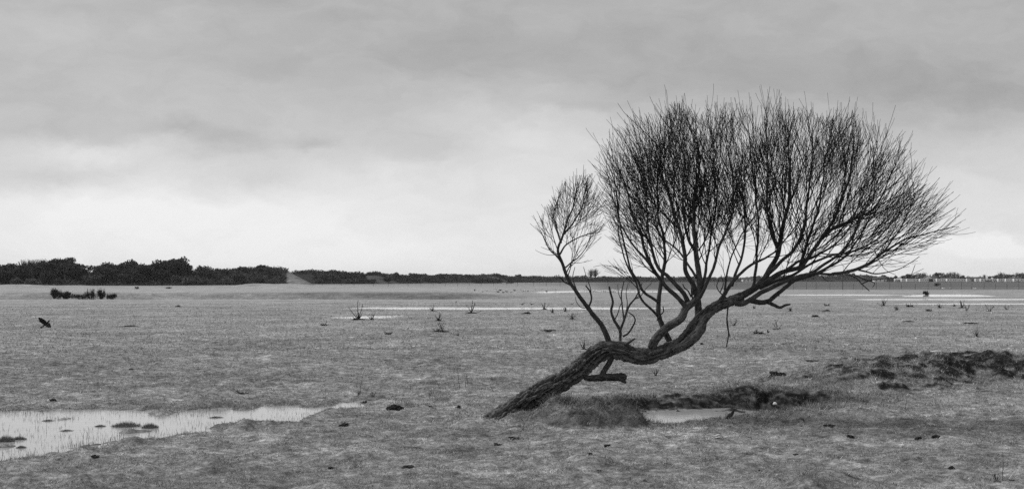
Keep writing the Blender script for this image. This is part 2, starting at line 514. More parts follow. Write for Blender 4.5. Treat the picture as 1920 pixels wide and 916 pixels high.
def turf_nodes(m, blade=False):
    q = NT(m.node_tree); b = m.node_tree.nodes['Principled BSDF']
    b.inputs['Roughness'].default_value = 0.95 if not blade else 0.7
    b.inputs['Specular IOR Level'].default_value = 0.1 if not blade else 0.22
    gm = q.n('ShaderNodeNewGeometry')
    P = gm.outputs['Position']
    tn = q.n('ShaderNodeAttribute', attribute_name='tone').outputs['Fac']
    big = q.noise(P, 0.22, 4, 0.65)
    mid = q.noise(P, 1.5, 6, 0.72)
    v1 = q.ramp(big, [(0.36, 0.80), (0.5, 1.0), (0.64, 1.22)])
    v2 = q.ramp(mid, [(0.30, 0.35), (0.42, 0.84), (0.55, 1.0), (0.68, 1.6)])
    k = q.m('MULTIPLY', q.m('MULTIPLY', v1, v2), tn)
    if blade:
        rd = q.n('ShaderNodeAttribute', attribute_name='rnd').outputs['Fac']
        c = q.ramp(rd, [(0.0, 0.13), (0.5, 0.29), (0.90, 0.38), (0.95, 0.7), (1.0, 0.85)])
        k = q.m('MULTIPLY', k, c)
        q.link(k, b.inputs['Base Color'])
    else:
        so_ = q.n('ShaderNodeAttribute', attribute_name='soil').outputs['Fac']
        fn = q.noise(P, 26, 5, 0.75)
        sp = q.noise(P, 7.5, 4, 0.8)
        k = q.m('MULTIPLY', k, q.ramp(q.noise(P, 3.7, 2, 0.5), [(0.26, 0.35), (0.38, 1.0)]))
        v3 = q.ramp(fn, [(0.30, 0.55), (0.5, 0.97), (0.68, 1.5)])
        v4 = q.ramp(sp, [(0.32, 0.42), (0.5, 1.0), (0.66, 1.7)])
        k = q.m('MULTIPLY', q.m('MULTIPLY', k, v3), q.m('MULTIPLY', v4, 0.25))
        mx = q.n('ShaderNodeMix', data_type='FLOAT')
        q.link(so_, mx.inputs[0]); q.link(k, mx.inputs[2])
        q.link(q.ramp(q.noise(P, 14, 5, 0.8), [(0.36, 0.004), (0.54, 0.018), (0.68, 0.11)]), mx.inputs[3])
        q.link(mx.outputs[0], b.inputs['Base Color'])
        bp = q.n('ShaderNodeBump'); bp.inputs['Strength'].default_value = 0.8; bp.inputs['Distance'].default_value = 0.03
        q.link(fn, bp.inputs['Height'])
        q.link(bp.outputs[0], b.inputs['Normal'])
    return m
mg = bpy.data.materials.new('turf'); mg.use_nodes = True; turf_nodes(mg)
mb = bpy.data.materials.new('grass_blade'); mb.use_nodes = True; turf_nodes(mb, True)
ground = mesh_obj('ground', gv, [quads, fan], mg, smooth=True,
                  attrs={'tone': np.append(GT, 1), 'soil': np.append(GS, 0)})
tag(ground, 'flat grazed salt marsh turf reaching to the dunes', 'ground', kind='structure')

# ------------------------------------------------------------------ water
mw = bpy.data.materials.new('still_water'); mw.use_nodes = True
q = NT(mw.node_tree); b = mw.node_tree.nodes['Principled BSDF']
b.inputs['Base Color'].default_value = (0.42, 0.42, 0.42, 1)
b.inputs['Roughness'].default_value = 0.03
b.inputs['IOR'].default_value = 1.7
b.inputs['Specular IOR Level'].default_value = 0.7
gm = q.n('ShaderNodeNewGeometry')
sc_ = q.n('ShaderNodeMapping'); sc_.inputs['Scale'].default_value = (1.0, 3.0, 1.0)
q.link(gm.outputs['Position'], sc_.inputs[0])
bp = q.n('ShaderNodeBump'); bp.inputs['Strength'].default_value = 0.10; bp.inputs['Distance'].default_value = 0.02
q.link(q.noise(sc_.outputs[0], 5, 4, 0.6), bp.inputs['Height']); q.link(bp.outputs[0], b.inputs['Normal'])

def water(poly, z, grow, name):
    P = np.array(poly); c = P.mean(0)
    xs = np.linspace(P[:, 0].min() - grow, P[:, 0].max() + grow, 2)
    n = len(P)
    # offset outwards
    e = np.roll(P, -1, 0) - np.roll(P, 1, 0)
    nn = np.stack([e[:, 1], -e[:, 0]], 1); nn /= np.linalg.norm(nn, axis=1)[:, None] + 1e-9
    area = 0.5 * np.sum(P[:, 0] * np.roll(P[:, 1], -1) - np.roll(P[:, 0], -1) * P[:, 1])
    if area < 0: nn = -nn
    Q = P + nn * grow
    if area < 0: Q = Q[::-1]
    v = np.column_stack([Q, np.full(n, z)])
    o = mesh_obj(name, v, [np.arange(n)[None, :]], mw)
    return tag(o, kind='structure')
WL = ['shallow flood water with grass tips on the left foreground', 'long thin strip of bright water crossing the middle field', 'small broken strip of water behind spiky weeds',
      'nearest bright strip of water on the far right', 'second bright strip of water on the far right', 'faint strip of water behind the drooping branches',
      'small strip of water right of the round dark bush', 'short strip of water left of the gulls', 'long strip of water by the gulls', 'shallow water among the flock of gulls']
for (poly, w, dep, jit, k), lb in zip(PONDS, WL):
    o = water(poly, 0.0, 0.5 if k == 'near' else 1.0, 'water'); o['label'] = lb
o = water(PITWATER, PIT_Z, 0.35, 'water'); o['label'] = 'dark pool of water in the hollow under the tree'

# ------------------------------------------------------------------ grass blades
def blades(n, r0, r1, lmin, lmax, wk, two, name, label, seed):
    rg = np.random.default_rng(seed)
    uu = rg.random(n)
    r = 1 / (1 / r0 + (1 / r1 - 1 / r0) * uu) if r1 > 30 else r0 * (r1 / r0) ** uu
    t_ = (rg.random(n) * 2 - 1) * 0.46
    x, y = r * np.sin(t_), r * np.cos(t_)
    z = zones(x, y)
    hh = height(x, y, z)
    tn = tone(x, y, z, hh)
    s = soil_mask(x, y, z)
    keep = np.ones(n, bool)
    keep &= ~((hh < 0.004) & (rg.random(n) > 0.02 + 0.30 * (fbm(x + 3, y, 1.6, 3) > 0.22)))
    keep &= ~((z['pw'] > -0.1) & (hh < PIT_Z + 0.01))
    keep &= rg.random(n) > s * 0.93
    tuft = np.clip(fbm(x, y, 2.6, 2) + 0.4, 0.12, 1.3)
    keep &= rg.random(n) < tuft + 0.35
    x, y, hh, tn, r = x[keep], y[keep], hh[keep], tn[keep], r[keep]
    zz = {k: v[keep] for k, v in z.items()}
    tuft = tuft[keep]
    n = len(x)
    shag = 1 + 1.3 * np.exp(-((zz['pit'] + 0.1) / 0.4) ** 2) + 1.2 * np.exp(-(zz['rd'] / 1.0) ** 2)
    for (mx, my, rx, ry, mh) in MOUNDS[:3]:
        qd = ((x - mx) / rx) ** 2 + ((y - my) / ry) ** 2
        shag += 1.1 * np.exp(-qd)
    shag = np.where(hh < 0.004, 1.8, shag)
    L_ = (lmin + (lmax - lmin) * rg.random(n) ** 1.6) * (0.6 + 0.6 * tuft) * shag
    w = wk * r * (0.7 + 0.6 * rg.random(n))
    az = rg.random(n) * 2 * math.pi + 0.0
    lean = 0.35 + 0.9 * rg.random(n)
    lean = np.where(hh < 0.004, 0.25 * rg.random(n), lean)
    dx, dy = np.cos(az) * np.sin(lean), np.sin(az) * np.sin(lean)
    dz = np.cos(lean)
    fa = rg.random(n) * math.pi
    sx, sy = np.cos(fa) * w / 2, np.sin(fa) * w / 2
    base = np.stack([x, y, hh - 0.004], 1)
    side = np.stack([sx, sy, np.zeros(n)], 1)
    d = np.stack([dx, dy, dz], 1)
    rn = rg.random(n)
    if two:
        mid = base + d * (L_ * 0.55)[:, None]
        d2 = d + np.stack([dx, dy, -0.5 * np.ones(n)], 1) * 0.6
        tip = mid + d2 * (L_ * 0.5)[:, None]
        V = np.stack([base - side, base + side, mid + side * 0.8, mid - side * 0.8, tip], 1).reshape(-1, 3)
        k = np.arange(n) * 5
        fs = [np.stack([k, k + 1, k + 2, k + 3], 1), np.stack([k + 3, k + 2, k + 4], 1)]
        m5 = 5
    else:
        tip = base + d * L_[:, None]
        V = np.stack([base - side, base + side, tip], 1).reshape(-1, 3)
        k = np.arange(n) * 3
        fs = [np.stack([k, k + 1, k + 2], 1)]
        m5 = 3
    o = mesh_obj(name, V, fs, mb, attrs={'rnd': np.repeat(rn, m5), 'tone': np.repeat(tn, m5)})
    return tag(o, label, 'grass', kind='stuff')
blades(330000, 8.0, 17.0, 0.018, 0.05, 0.00030, True, 'grass', 'short grazed grass covering the near marsh', 1)
blades(300000, 16.0, 30.0, 0.02, 0.055, 0.00034, False, 'grass', 'short grass covering the middle marsh', 2)
blades(170000, 29.0, 90.0, 0.03, 0.08, 0.00045, False, 'grass', 'rough grass covering the far marsh', 3)

def shaggy(n, seed, label):
    rg = np.random.default_rng(seed)
    x = np.concatenate([rg.uniform(3.2, 13, int(n * .68)), rg.uniform(-0.6, 5.4, int(n * .32))])
    y = np.concatenate([rg.uniform(17.0, 23.2, int(n * .68)), rg.uniform(13.6, 18.4, int(n * .32))])
    z = zones(x, y); hh = height(x, y, z); s = soil_mask(x, y, z); tn = tone(x, y, z, hh)
    w_ = np.exp(-(z['rd'] / 1.2) ** 2) * sstep(0, 3.0, z['ru']) + (0.45 - 0.15 * sstep(1.2, 1.8, x)) * np.exp(-((z['pit'] + 0.15) / 0.32) ** 2)
    for (mx, my, rx, ry, mh) in MOUNDS[:3]:
        w_ += 1.5 * np.exp(-(((x - mx) / rx) ** 2 + ((y - my) / ry) ** 2) ** 2)
    w_ += 1.2 * np.exp(-((x + 0.02) ** 2 / 0.10 + (y - 14.36) ** 2 / 0.03))
    ok = (rg.random(len(x)) < w_ * (0.35 + 1.0 * np.clip(fbm(x, y, 2.2, 2) + .3, 0, 1))) & (rg.random(len(x)) > s * 0.85) & (hh > PIT_Z + 0.01)
    x, y, hh, tn = x[ok], y[ok], hh[ok], tn[ok]; n = len(x)
    L_ = (0.020 + 0.034 * rg.random(n) ** 1.5) * np.where(z['rd'][ok] < 3, 1.25, 1.0)
    az = rg.random(n) * 6.283; ln = 0.3 + 0.9 * rg.random(n)
    cl = n2(x * 3, y * 3) * 6
    d = np.stack([np.cos(cl) * np.sin(ln) + .3 * np.cos(az), np.sin(cl) * np.sin(ln) + .3 * np.sin(az), np.cos(ln)], 1)
    f = rg.random(n) * 3.14; wd = 0.0062
    sd = np.stack([np.cos(f) * wd / 2, np.sin(f) * wd / 2, np.zeros(n)], 1)
    b0 = np.stack([x, y, hh - 0.004], 1)
    V = np.stack([b0 - sd, b0 + sd, b0 + d * L_[:, None]], 1).reshape(-1, 3); i = np.arange(n) * 3
    o = mesh_obj('grass', V, [np.stack([i, i + 1, i + 2], 1)], mb, attrs={'rnd': np.repeat(rg.random(n) * 0.93, 3), 'tone': np.repeat(tn * 0.85, 3)})
    tag(o, label, 'grass', kind='stuff')
shaggy(420000, 9, 'long shaggy grass on the banks and the mound')

def hgt(x, y):
    return float(height(np.array([x]), np.array([y]))[0])

# ------------------------------------------------------------------ tubes
def frames(P):
    T_ = np.gradient(P, axis=0)
    T_ /= np.linalg.norm(T_, axis=1)[:, None] + 1e-12
    N_ = np.zeros_like(P); r0 = np.array([0.0, 1.0, 0.0])
    n = r0 - T_[0] * (r0 @ T_[0])
    if np.linalg.norm(n) < 1e-3: n = np.array([1.0, 0, 0]) - T_[0] * T_[0][0]
    for i in range(len(P)):
        n = n - T_[i] * (n @ T_[i]); n /= np.linalg.norm(n) + 1e-12
        N_[i] = n
    return T_, N_, np.cross(T_, N_)

class Tubes:
    def __init__(s):
        s.v = []; s.q = []; s.t = []; s.n = 0
    def add(s, P, rad, k=4, cap=True):
        P = np.asarray(P, float); rad = np.asarray(rad, float)
        T_, N_, B_ = frames(P)
        an = np.arange(k) * 2 * math.pi / k
        V = P[:, None, :] + rad[:, None, None] * (np.cos(an)[None, :, None] * N_[:, None, :] + np.sin(an)[None, :, None] * B_[:, None, :])
        m_ = len(P)
        s.v.append(V.reshape(-1, 3))
        i = np.arange(m_ * k).reshape(m_, k) + s.n
        s.q.append(np.stack([i[:-1].ravel(), np.roll(i[:-1], -1, 1).ravel(), np.roll(i[1:], -1, 1).ravel(), i[1:].ravel()], 1))
        s.n += m_ * k
        if cap:
            s.v.append(np.array([P[-1] + T_[-1] * rad[-1] * 0.5, P[0]]))
            c = s.n; s.n += 2
            s.t.append(np.stack([i[-1], np.roll(i[-1], -1), np.full(k, c)], 1))
            s.t.append(np.stack([np.roll(i[0], -1), i[0], np.full(k, c + 1)], 1))
    def build(s, name, material, parent=None, smooth=True, attrs=None, link=True):
        V = np.vstack(s.v)
        fs = [np.vstack(s.q)] + ([np.vstack(s.t)] if s.t else [])
        return mesh_obj(name, V, fs, material, parent, smooth, attrs, link)

def catmull(P, step):
    P = np.asarray(P, float)
    Q = np.vstack([2 * P[0] - P[1], P, 2 * P[-1] - P[-2]])
    outp = []
    for i in range(1, len(Q) - 2):
        p0, p1, p2, p3 = Q[i - 1], Q[i], Q[i + 1], Q[i + 2]
        n = max(1, int(np.linalg.norm((p2 - p1)[:3]) / step))
        for j in range(n):
            s = j / n
            outp.append(0.5 * ((2 * p1) + (-p0 + p2) * s + (2 * p0 - 5 * p1 + 4 * p2 - p3) * s * s + (-p0 + 3 * p1 - 3 * p2 + p3) * s ** 3))
    outp.append(Q[-2])
    return np.array(outp)

TD = 14.49     # distance of the tree
def tp(px, py, d=0.0):
    Y = TD + d
    return np.array([(px - 960) / F * Y, Y, EYE - (py - HZ) / F * Y])
PXM = TD / F   # metres in one photo pixel at the tree

def rough_tube(C4, name, material, parent, sides=64, amp=0.12, freq=26.0, stretch=0.22, seed=0, lump=0.06, flare=None):
    """C4: resampled centre line with radius"""
    P, rad = C4[:, :3], C4[:, 3].copy()
    T_, N_, B_ = frames(P)
    s = np.concatenate([[0], np.cumsum(np.linalg.norm(np.diff(P, axis=0), axis=1))])
    an = np.arange(sides) * 2 * math.pi / sides
    A, S = np.meshgrid(an, s); Rr = np.repeat(rad[:, None], sides, 1)
    tw = A + 0.25 * S + 0.0
    cx, cy = np.cos(tw) * Rr, np.sin(tw) * Rr
    wp = 0.022 * n3(cx * 12 + seed, cy * 12, S * 8) + 0.005 * n3(cx * 30 + seed, cy * 30, S * 20)
    r1 = 1 - 2 * np.abs(n3((cx + wp) * freq + seed, (cy + wp) * freq, S * freq * stretch))
    r2 = 1 - 2 * np.abs(n3(cx * freq * 2.3 + seed + 31, cy * freq * 2.3, S * freq * stretch * 2.6))
    r3 = n3(cx * freq * 5 + seed, cy * freq * 5, S * freq * 2.0)
    crk = 1 - 2 * np.abs(n3(cx * freq * 0.9 + seed + 71, cy * freq * 0.9, S * freq * 0.75 + wp * 40))
    rid = 0.55 * r1 + 0.26 * r2 + 0.14 * r3 - 0.28 * np.clip(crk - 0.55, 0, 1) * 2
    big = n3(cx * 7 + seed + 5, cy * 7, S * 2.2)
    D = Rr * (1 + lump * 2 * big) + amp * np.minimum(Rr, 0.11) * (rid - 0.45)
    if flare is not None:
        fl = np.exp(-S / flare[0])
        D += Rr * fl * flare[1] * (0.6 + 0.9 * np.abs(np.sin(A * 2.5 + seed)) )
    V = P[:, None, :] + D[..., None] * (np.cos(A)[..., None] * N_[:, None, :] + np.sin(A)[..., None] * B_[:, None, :])
    m_ = len(P)
    i = np.arange(m_ * sides).reshape(m_, sides)
    fs = [np.stack([i[:-1].ravel(), np.roll(i[:-1], -1, 1).ravel(), np.roll(i[1:], -1, 1).ravel(), i[1:].ravel()], 1)]
    V = V.reshape(-1, 3)
    c = len(V)
    V = np.vstack([V, P[-1] + T_[-1] * rad[-1] * 0.4, P[0]])
    fs.append(np.stack([i[-1], np.roll(i[-1], -1), np.full(sides, c)], 1))
    fs.append(np.stack([np.roll(i[0], -1), i[0], np.full(sides, c + 1)], 1))
    rv = np.append(np.clip(rid.ravel() * 0.6 + 0.35, 0, 1), [0.5, 0.5])
    return mesh_obj(name, V, fs, material, parent, True, {'ridge': rv})

def path4(pts, step=0.012):
    """pts: (px, py, depth, radius_px)"""
    return catmull(np.array([np.append(tp(a, b, d), r * PXM) for a, b, d, r in pts]), step)

# ------------------------------------------------------------------ the leaning tree
tree = empty('tree', tuple(tp(945, 790)))
tree['label'] = 'bare wind-bent tree with a leaning furrowed trunk beside the small pool'
tree['category'] = 'tree'
def under_tree(o):
    o.parent = tree
    o.matrix_parent_inverse = Matrix.Translation(-Vector(tree.location))
    return o
def tree_part(o, kind=None):
    under_tree(o)
    if kind: o['kind'] = kind
    return o

TR = [(925, 806, 0, 26), (944, 789, 0, 25), (975, 762, 0, 20.5), (1016, 734, 0, 18.5), (1060, 710, 0.02, 17.5), (1091, 689, 0.02, 17.5), (1113, 668, 0.02, 17),
      (1136, 655, 0.0, 16.5), (1161, 656, -0.02, 16), (1188, 665, -0.03, 14.5), (1213, 667, -0.03, 13.5), (1240, 660, -0.03, 13), (1266, 650, -0.02, 12),
      (1287, 634, 0, 11.5), (1303, 612, 0, 11), (1322, 588, 0, 10), (1346, 573, 0, 9), (1370, 564, 0, 9.5), (1392, 555, 0.0, 8.5)]
tree_part(rough_tube(path4(TR, 0.008), 'trunk', M['bark'], None, 120, 0.65, 22, 0.13, 3, 0.05, flare=(0.16, 0.22)))
tree_part(rough_tube(path4([(1262, 658, -0.10, 6), (1284, 646, -0.12, 9), (1303, 630, -0.12, 9.5), (1315, 614, -0.12, 8.5), (1320, 600, -0.10, 7), (1334, 587, -0.06, 5), (1350, 576, -0.02, 4)]),
                     'trunk_burl', M['bark'], None, 48, 0.3, 34, 0.2, 9))
for k, rp in enumerate([[(950, 783, -0.05, 10), (930, 789, -0.12, 6.5), (912, 792, -0.16, 4), (896, 797, -0.2, 2)], [(962, 784, -0.1, 10), (968, 794, -0.28, 6), (966, 803, -0.36, 3)], [(975, 782, 0.05, 9), (992, 788, -0.05, 6), (1006, 797, -0.1, 3)]]):
    tree_part(rough_tube(path4(rp), 'root', M['bark'], None, 40, 0.4, 40, 0.3, 60 + k, 0.12))
# broken stub hanging below the trunk
sb = rough_tube(path4([(1150, 662, 0, 6), (1142, 680, -0.03, 5), (1133, 694, -0.06, 5), (1128, 706, -0.07, 6)], 0.01), 'dead_strut', M['deadwood'], None, 28, 0.35, 50, 0.2, 4)
tree_part(sb)
sb = rough_tube(path4([(1096, 708, -0.05, 4), (1105, 709, -0.08, 5.5), (1130, 707, -0.08, 6), (1150, 706, -0.08, 6.5), (1166, 706, -0.08, 7.5), (1173, 709, -0.08, 6)], 0.008), 'dead_branch', M['deadwood'], None, 40, 0.5, 40, 0.3, 14, 0.15)
tree_part(sb)
sb = rough_tube(path4([(1160, 707, -0.10, 4), (1168, 713, -0.11, 3.5), (1174, 717, -0.11, 2)], 0.006), 'dead_knob', M['deadwood'], None, 20, 0.5, 60, 0.3, 5, 0.2)
tree_part(sb)

# limbs : (points(px,py), r0, r1, depth0, depth1, shoots from fraction, density)
LIMBS = [
    # left small crown
    ([(1142, 648), (1140, 636), (1131, 611), (1109, 582), (1084, 553), (1067, 524), (1056, 495), (1049, 470), (1053, 445), (1062, 416), (1072, 390)], 5.6, 1.5, 0.0, -0.15, 0.50, 0.9),
    ([(1058, 500), (1045, 482), (1030, 466), (1018, 442)], 2.0, 0.8, -0.08, -0.35, 0.15, 0.55),
    ([(1050, 476), (1062, 458), (1085, 446), (1112, 436)], 1.9, 0.8, -0.1, 0.2, 0.2, 0.55),
    ([(1058, 503), (1072, 492), (1088, 478), (1100, 462)], 1.6, 0.7, -0.08, 0.3, 0.3, 0.4),
    ([(1052, 455), (1044, 430), (1040, 400), (1046, 375)], 2.0, 0.8, -0.1, 0.15, 0.1, 0.6),
    ([(1056, 440), (1078, 412), (1092, 385), (1100, 360)], 2.0, 0.8, -0.1, -0.4, 0.1, 0.6),
    # limb rising from the sag, with its fans
    ([(1222, 652), (1226, 640), (1236, 626), (1254, 613), (1275, 597), (1288, 578), (1300, 566), (1308, 556)], 8.8, 6.5, -0.05, 0.0, 2.0, 0),
    ([(1288, 577), (1276, 563), (1258, 545), (1243, 530), (1228, 508), (1214, 476), (1200, 436), (1184, 392), (1172, 350)], 4.8, 1.4, -0.02, -0.35, 0.38, 1.15),
    ([(1290, 566), (1283, 552), (1268, 538), (1250, 517), (1234, 500), (1222, 466), (1214, 420), (1214, 370)], 4.8, 1.3, 0.02, 0.35, 0.42, 1.15),
    ([(1312, 604), (1309, 583), (1310, 556), (1313, 534), (1308, 500), (1303, 461), (1300, 430), (1301, 398), (1306, 350), (1312, 300)], 8.0, 1.5, 0.10, 0.15, 0.46, 1.2),
    ([(1303, 552), (1299, 532), (1286, 506), (1282, 478), (1275, 440), (1262, 400), (1252, 350), (1246, 300)], 5.2, 1.3, 0.0, -0.2, 0.36, 1.15),
    ([(1312, 558), (1320, 543), (1331, 520), (1340, 492), (1350, 461), (1362, 430), (1372, 400), (1374, 350), (1368, 300)], 3.6, 1.2, -0.1, -0.45, 0.40, 1.0),
    ([(1308, 560), (1318, 532), (1326, 500), (1330, 460), (1336, 415), (1344, 370)], 3.6, 1.2, 0.05, 0.55, 0.40, 0.9),
    ([(1256, 640), (1245, 618), (1236, 596), (1233, 571), (1236, 547), (1240, 522), (1247, 490), (1243, 450), (1236, 400), (1232, 340)], 5.8, 1.3, 0.16, 0.5, 0.52, 1.1),
    ([(1233, 592), (1222, 580), (1208, 566), (1200, 553), (1191, 530), (1178, 500), (1164, 462), (1156, 420)], 2.6, 1.0, 0.2, 0.1, 0.42, 1.0),
    ([(1234, 566), (1222, 557), (1206, 546), (1196, 528), (1182, 500), (1170, 455), (1160, 405), (1154, 345)], 3.0, 1.1, 0.2, 0.55, 0.46, 1.0),
    ([(1228, 508), (1208, 484), (1186, 458), (1168, 425), (1154, 385)], 2.8, 1.0, -0.15, -0.5, 0.2, 1.1),
    ([(1303, 470), (1290, 445), (1282, 410), (1280, 365), (1282, 310)], 3.2, 1.1, 0.1, -0.55, 0.15, 1.1),
    ([(1306, 520), (1292, 500), (1268, 470), (1240, 440), (1222, 405)], 2.6, 1.0, 0.1, 0.7, 0.3, 0.9),
    # middle
    ([(1343, 575), (1352, 560), (1361, 547), (1379, 520), (1400, 502), (1426, 488), (1452, 474), (1472, 448)], 4.4, 1.3, 0.0, -0.35, 0.36, 0.75),
    ([(1372, 536), (1384, 500), (1392, 465), (1396, 420), (1392, 370), (1386, 310)], 3.0, 1.0, -0.1, 0.1, 0.25, 0.75),
    ([(1405, 550), (1414, 530), (1418, 500), (1419, 465), (1422, 420), (1418, 370), (1410, 310)], 3.4, 1.1, 0.05, 0.4, 0.35, 0.85),
    ([(1350, 572), (1358, 545), (1362, 515), (1372, 480), (1386, 450), (1400, 425)], 2.6, 1.0, 0.06, 0.5, 0.4, 0.65),
    # main right limbs
    ([(1385, 558), (1403, 547), (1424, 534), (1440, 513), (1456, 483), (1465, 460), (1470, 425), (1476, 380), (1482, 330), (1480, 280)], 7.0, 1.4, 0.0, 0.15, 0.36, 1.0),
    ([(1424, 535), (1449, 520), (1478, 506), (1500, 500), (1514, 484), (1530, 463), (1548, 438), (1565, 405), (1578, 370), (1592, 325), (1600, 285)], 5.6, 1.3, 0.0, -0.15, 0.36, 1.1),
    ([(1544, 443), (1562, 428), (1590, 415), (1622, 402), (1650, 375), (1668, 340)], 3.6, 1.1, -0.08, 0.15, 0.1, 1.0),
    ([(1440, 513), (1462, 494), (1492, 466), (1506, 430), (1514, 385), (1520, 335), (1524, 290)], 4.0, 1.2, 0.0, -0.5, 0.30, 1.05),
    ([(1500, 500), (1508, 470), (1520, 435), (1534, 395), (1542, 345), (1546, 295)], 3.4, 1.1, 0.0, 0.5, 0.2, 1.05),
    ([(1460, 470), (1448, 440), (1440, 400), (1438, 350), (1440, 300)], 3.2, 1.1, 0.05, -0.3, 0.2, 0.9),
    ([(1378, 568), (1392, 569), (1408, 562), (1430, 546), (1457, 534), (1490, 519), (1523, 512), (1556, 514), (1590, 510), (1622, 500), (1652, 482)], 5.2, 1.4, -0.12, -0.4, 0.45, 0.65),
    ([(1590, 510), (1625, 496), (1660, 470), (1700, 447), (1742, 436), (1780, 426)], 2.6, 0.8, -0.3, -0.1, 0.05, 0.6),
    ([(1560, 513), (1600, 505), (1640, 485), (1672, 452), (1698, 410), (1712, 370)], 2.6, 0.9, -0.3, 0.3, 0.15, 0.75),
    ([(1610, 506), (1650, 512), (1690, 503), (1722, 480)], 1.6, 0.6, -0.3, 0.2, 0.1, 0.35),
    ([(1404, 562), (1424, 566), (1442, 564), (1453, 553), (1474, 537), (1491, 525), (1512, 519), (1545, 506), (1580, 482), (1606, 455), (1630, 415)], 5.2, 1.2, -0.02, 0.35, 0.55, 0.85),
    ([(1522, 512), (1548, 494), (1578, 470), (1600, 440), (1618, 405), (1634, 360)], 3.0, 1.1, -0.2, -0.6, 0.2, 0.95),
    ([(1425, 540), (1455, 527), (1490, 514), (1520, 495), (1556, 480), (1600, 470), (1640, 450), (1676, 415)], 3.4, 1.1, 0.05, 0.6, 0.45, 0.85),
    ([(1470, 508), (1500, 490), (1528, 482), (1558, 462), (1590, 432), (1610, 385)], 2.8, 1.0, 0.0, -0.3, 0.3, 0.8),
]
# crown outline in photo pixels of the tree's plane : how far twigs reach
LOBE = [(1038, 375), (1050, 350), (1085, 330), (1112, 338), (1124, 362), (1130, 395), (1126, 430), (1108, 462), (1092, 492), (1066, 512), (1046, 500), (1026, 474), (1006, 432), (1022, 400)]
CROWN = [(1124, 340), (1130, 290), (1150, 250), (1190, 228), (1240, 213), (1266, 200), (1305, 212), (1345, 213), (1385, 214), (1440, 196), (1470, 216), (1500, 208), (1545, 220), (1598, 210), (1615, 232),
         (1655, 235), (1695, 268), (1728, 318), (1742, 352), (1785, 372), (1806, 402), (1785, 436), (1745, 462), (1700, 498), (1650, 522), (1580, 526), (1500, 530), (1400, 560), (1300, 545), (1232, 535), (1190, 510), (1160, 470), (1138, 420)]
gx0, gy0, gs = 980, 150, 4
gxx, gyy = np.meshgrid(np.arange(gx0, 1860, gs), np.arange(gy0, 640, gs))
SDA = sdist(LOBE, gxx.astype(float), gyy.astype(float)); SDB = sdist(CROWN, gxx.astype(float), gyy.astype(float))
def env(px, py, lobe):
    i = int((py - gy0) / gs); j = int((px - gx0) / gs)
    A = SDA if lobe else SDB
    if i < 0 or j < 0 or i >= A.shape[0] or j >= A.shape[1]: return -99
    return A[i, j]
TOPX = [1124, 1150, 1190, 1240, 1266, 1345, 1440, 1540, 1600, 1655, 1695, 1742, 1805]
TOPY = [320, 250, 222, 208, 195, 206, 192, 210, 205, 240, 270, 345, 400]
def topx(p):
    return 960 + p[0] / p[1] * F, HZ - (p[2] - EYE) / p[1] * F
def field(px, py, lobe):
    if lobe:
        a = np.interp(px, [1010, 1060, 1120], [-42, -8, 22]) + (py - 420) * 0.10
    else:
        a = np.interp(px, [1130, 1200, 1300, 1400, 1470, 1560, 1650, 1750, 1800], [-33, -24, -10, -7, -2, 8, 20, 36, 46])
        if px > 1520: a += np.clip((py - 330) * 0.16, -5, 28)
        if px < 1260: a -= np.clip((py - 330) * 0.07, -4, 10)
    a = math.radians(a)
    return Vector((math.sin(a), 0, math.cos(a)))

rnd = random.Random(5)
def rot_off(d, ang):
    """turn direction d by ang towards a random azimuth, flattened a little to the crown's plane"""
    w = Vector((rnd.gauss(0, 1), rnd.gauss(0, 0.85), rnd.gauss(0, 1)))
    w = (w - d * w.dot(d)).normalized()
    return (d * math.cos(ang) + w * math.sin(ang)).normalized()

STEP = 0.042
CELL = 10.0
COV = np.zeros((70, 100))
def tau(px, py, lobe):
    """how much twig the crown carries at each place : lobes, thin edge, looser middle"""
    if lobe: return 1.9 * min(1.0, max(0.2, (env(px, py, True) + 14) / 30))
    a = np.interp(px, [1120, 1160, 1220, 1340, 1385, 1410, 1440, 1480, 1600, 1680, 1760, 1800], [0.65, 1.15, 1.35, 1.30, 1.0, 0.62, 0.8, 1.0, 0.95, 0.62, 0.42, 0.3])
    up = py - float(np.interp(px, TOPX, TOPY))
    a *= float(np.interp(up, [-25, 10, 50, 130], [0.10, 0.24, 0.55, 1.0]))
    low = float(np.interp(px, [1150, 1250, 1330, 1400, 1500, 1700], [515, 500, 478, 475, 470, 475]))
    a *= float(np.interp(py, [low, low + 60, low + 110], [1.0, 0.5, 0.12]))
    if px < 1250 and py > 380: a *= 1.35
    a *= 2.75 * max(0.4, 0.97 + 1.0 * float(n2(px / 48.0 + 0.012 * (py - 400), py / 110.0)))
    return a
def cell(px, py):
    return min(69, max(0, int((py - 100) / CELL))), min(99, max(0, int((px - 900) / CELL)))
def need(px, py, lobe):
    a, b = cell(px, py)
    c = COV[max(0, a - 1):a + 2, max(0, b - 1):b + 2].mean()
    return 1.0 - c / (max(0.02, tau(px, py, lobe)))
QUEUE = [[], [], [], [], []]
TWL = 0.0
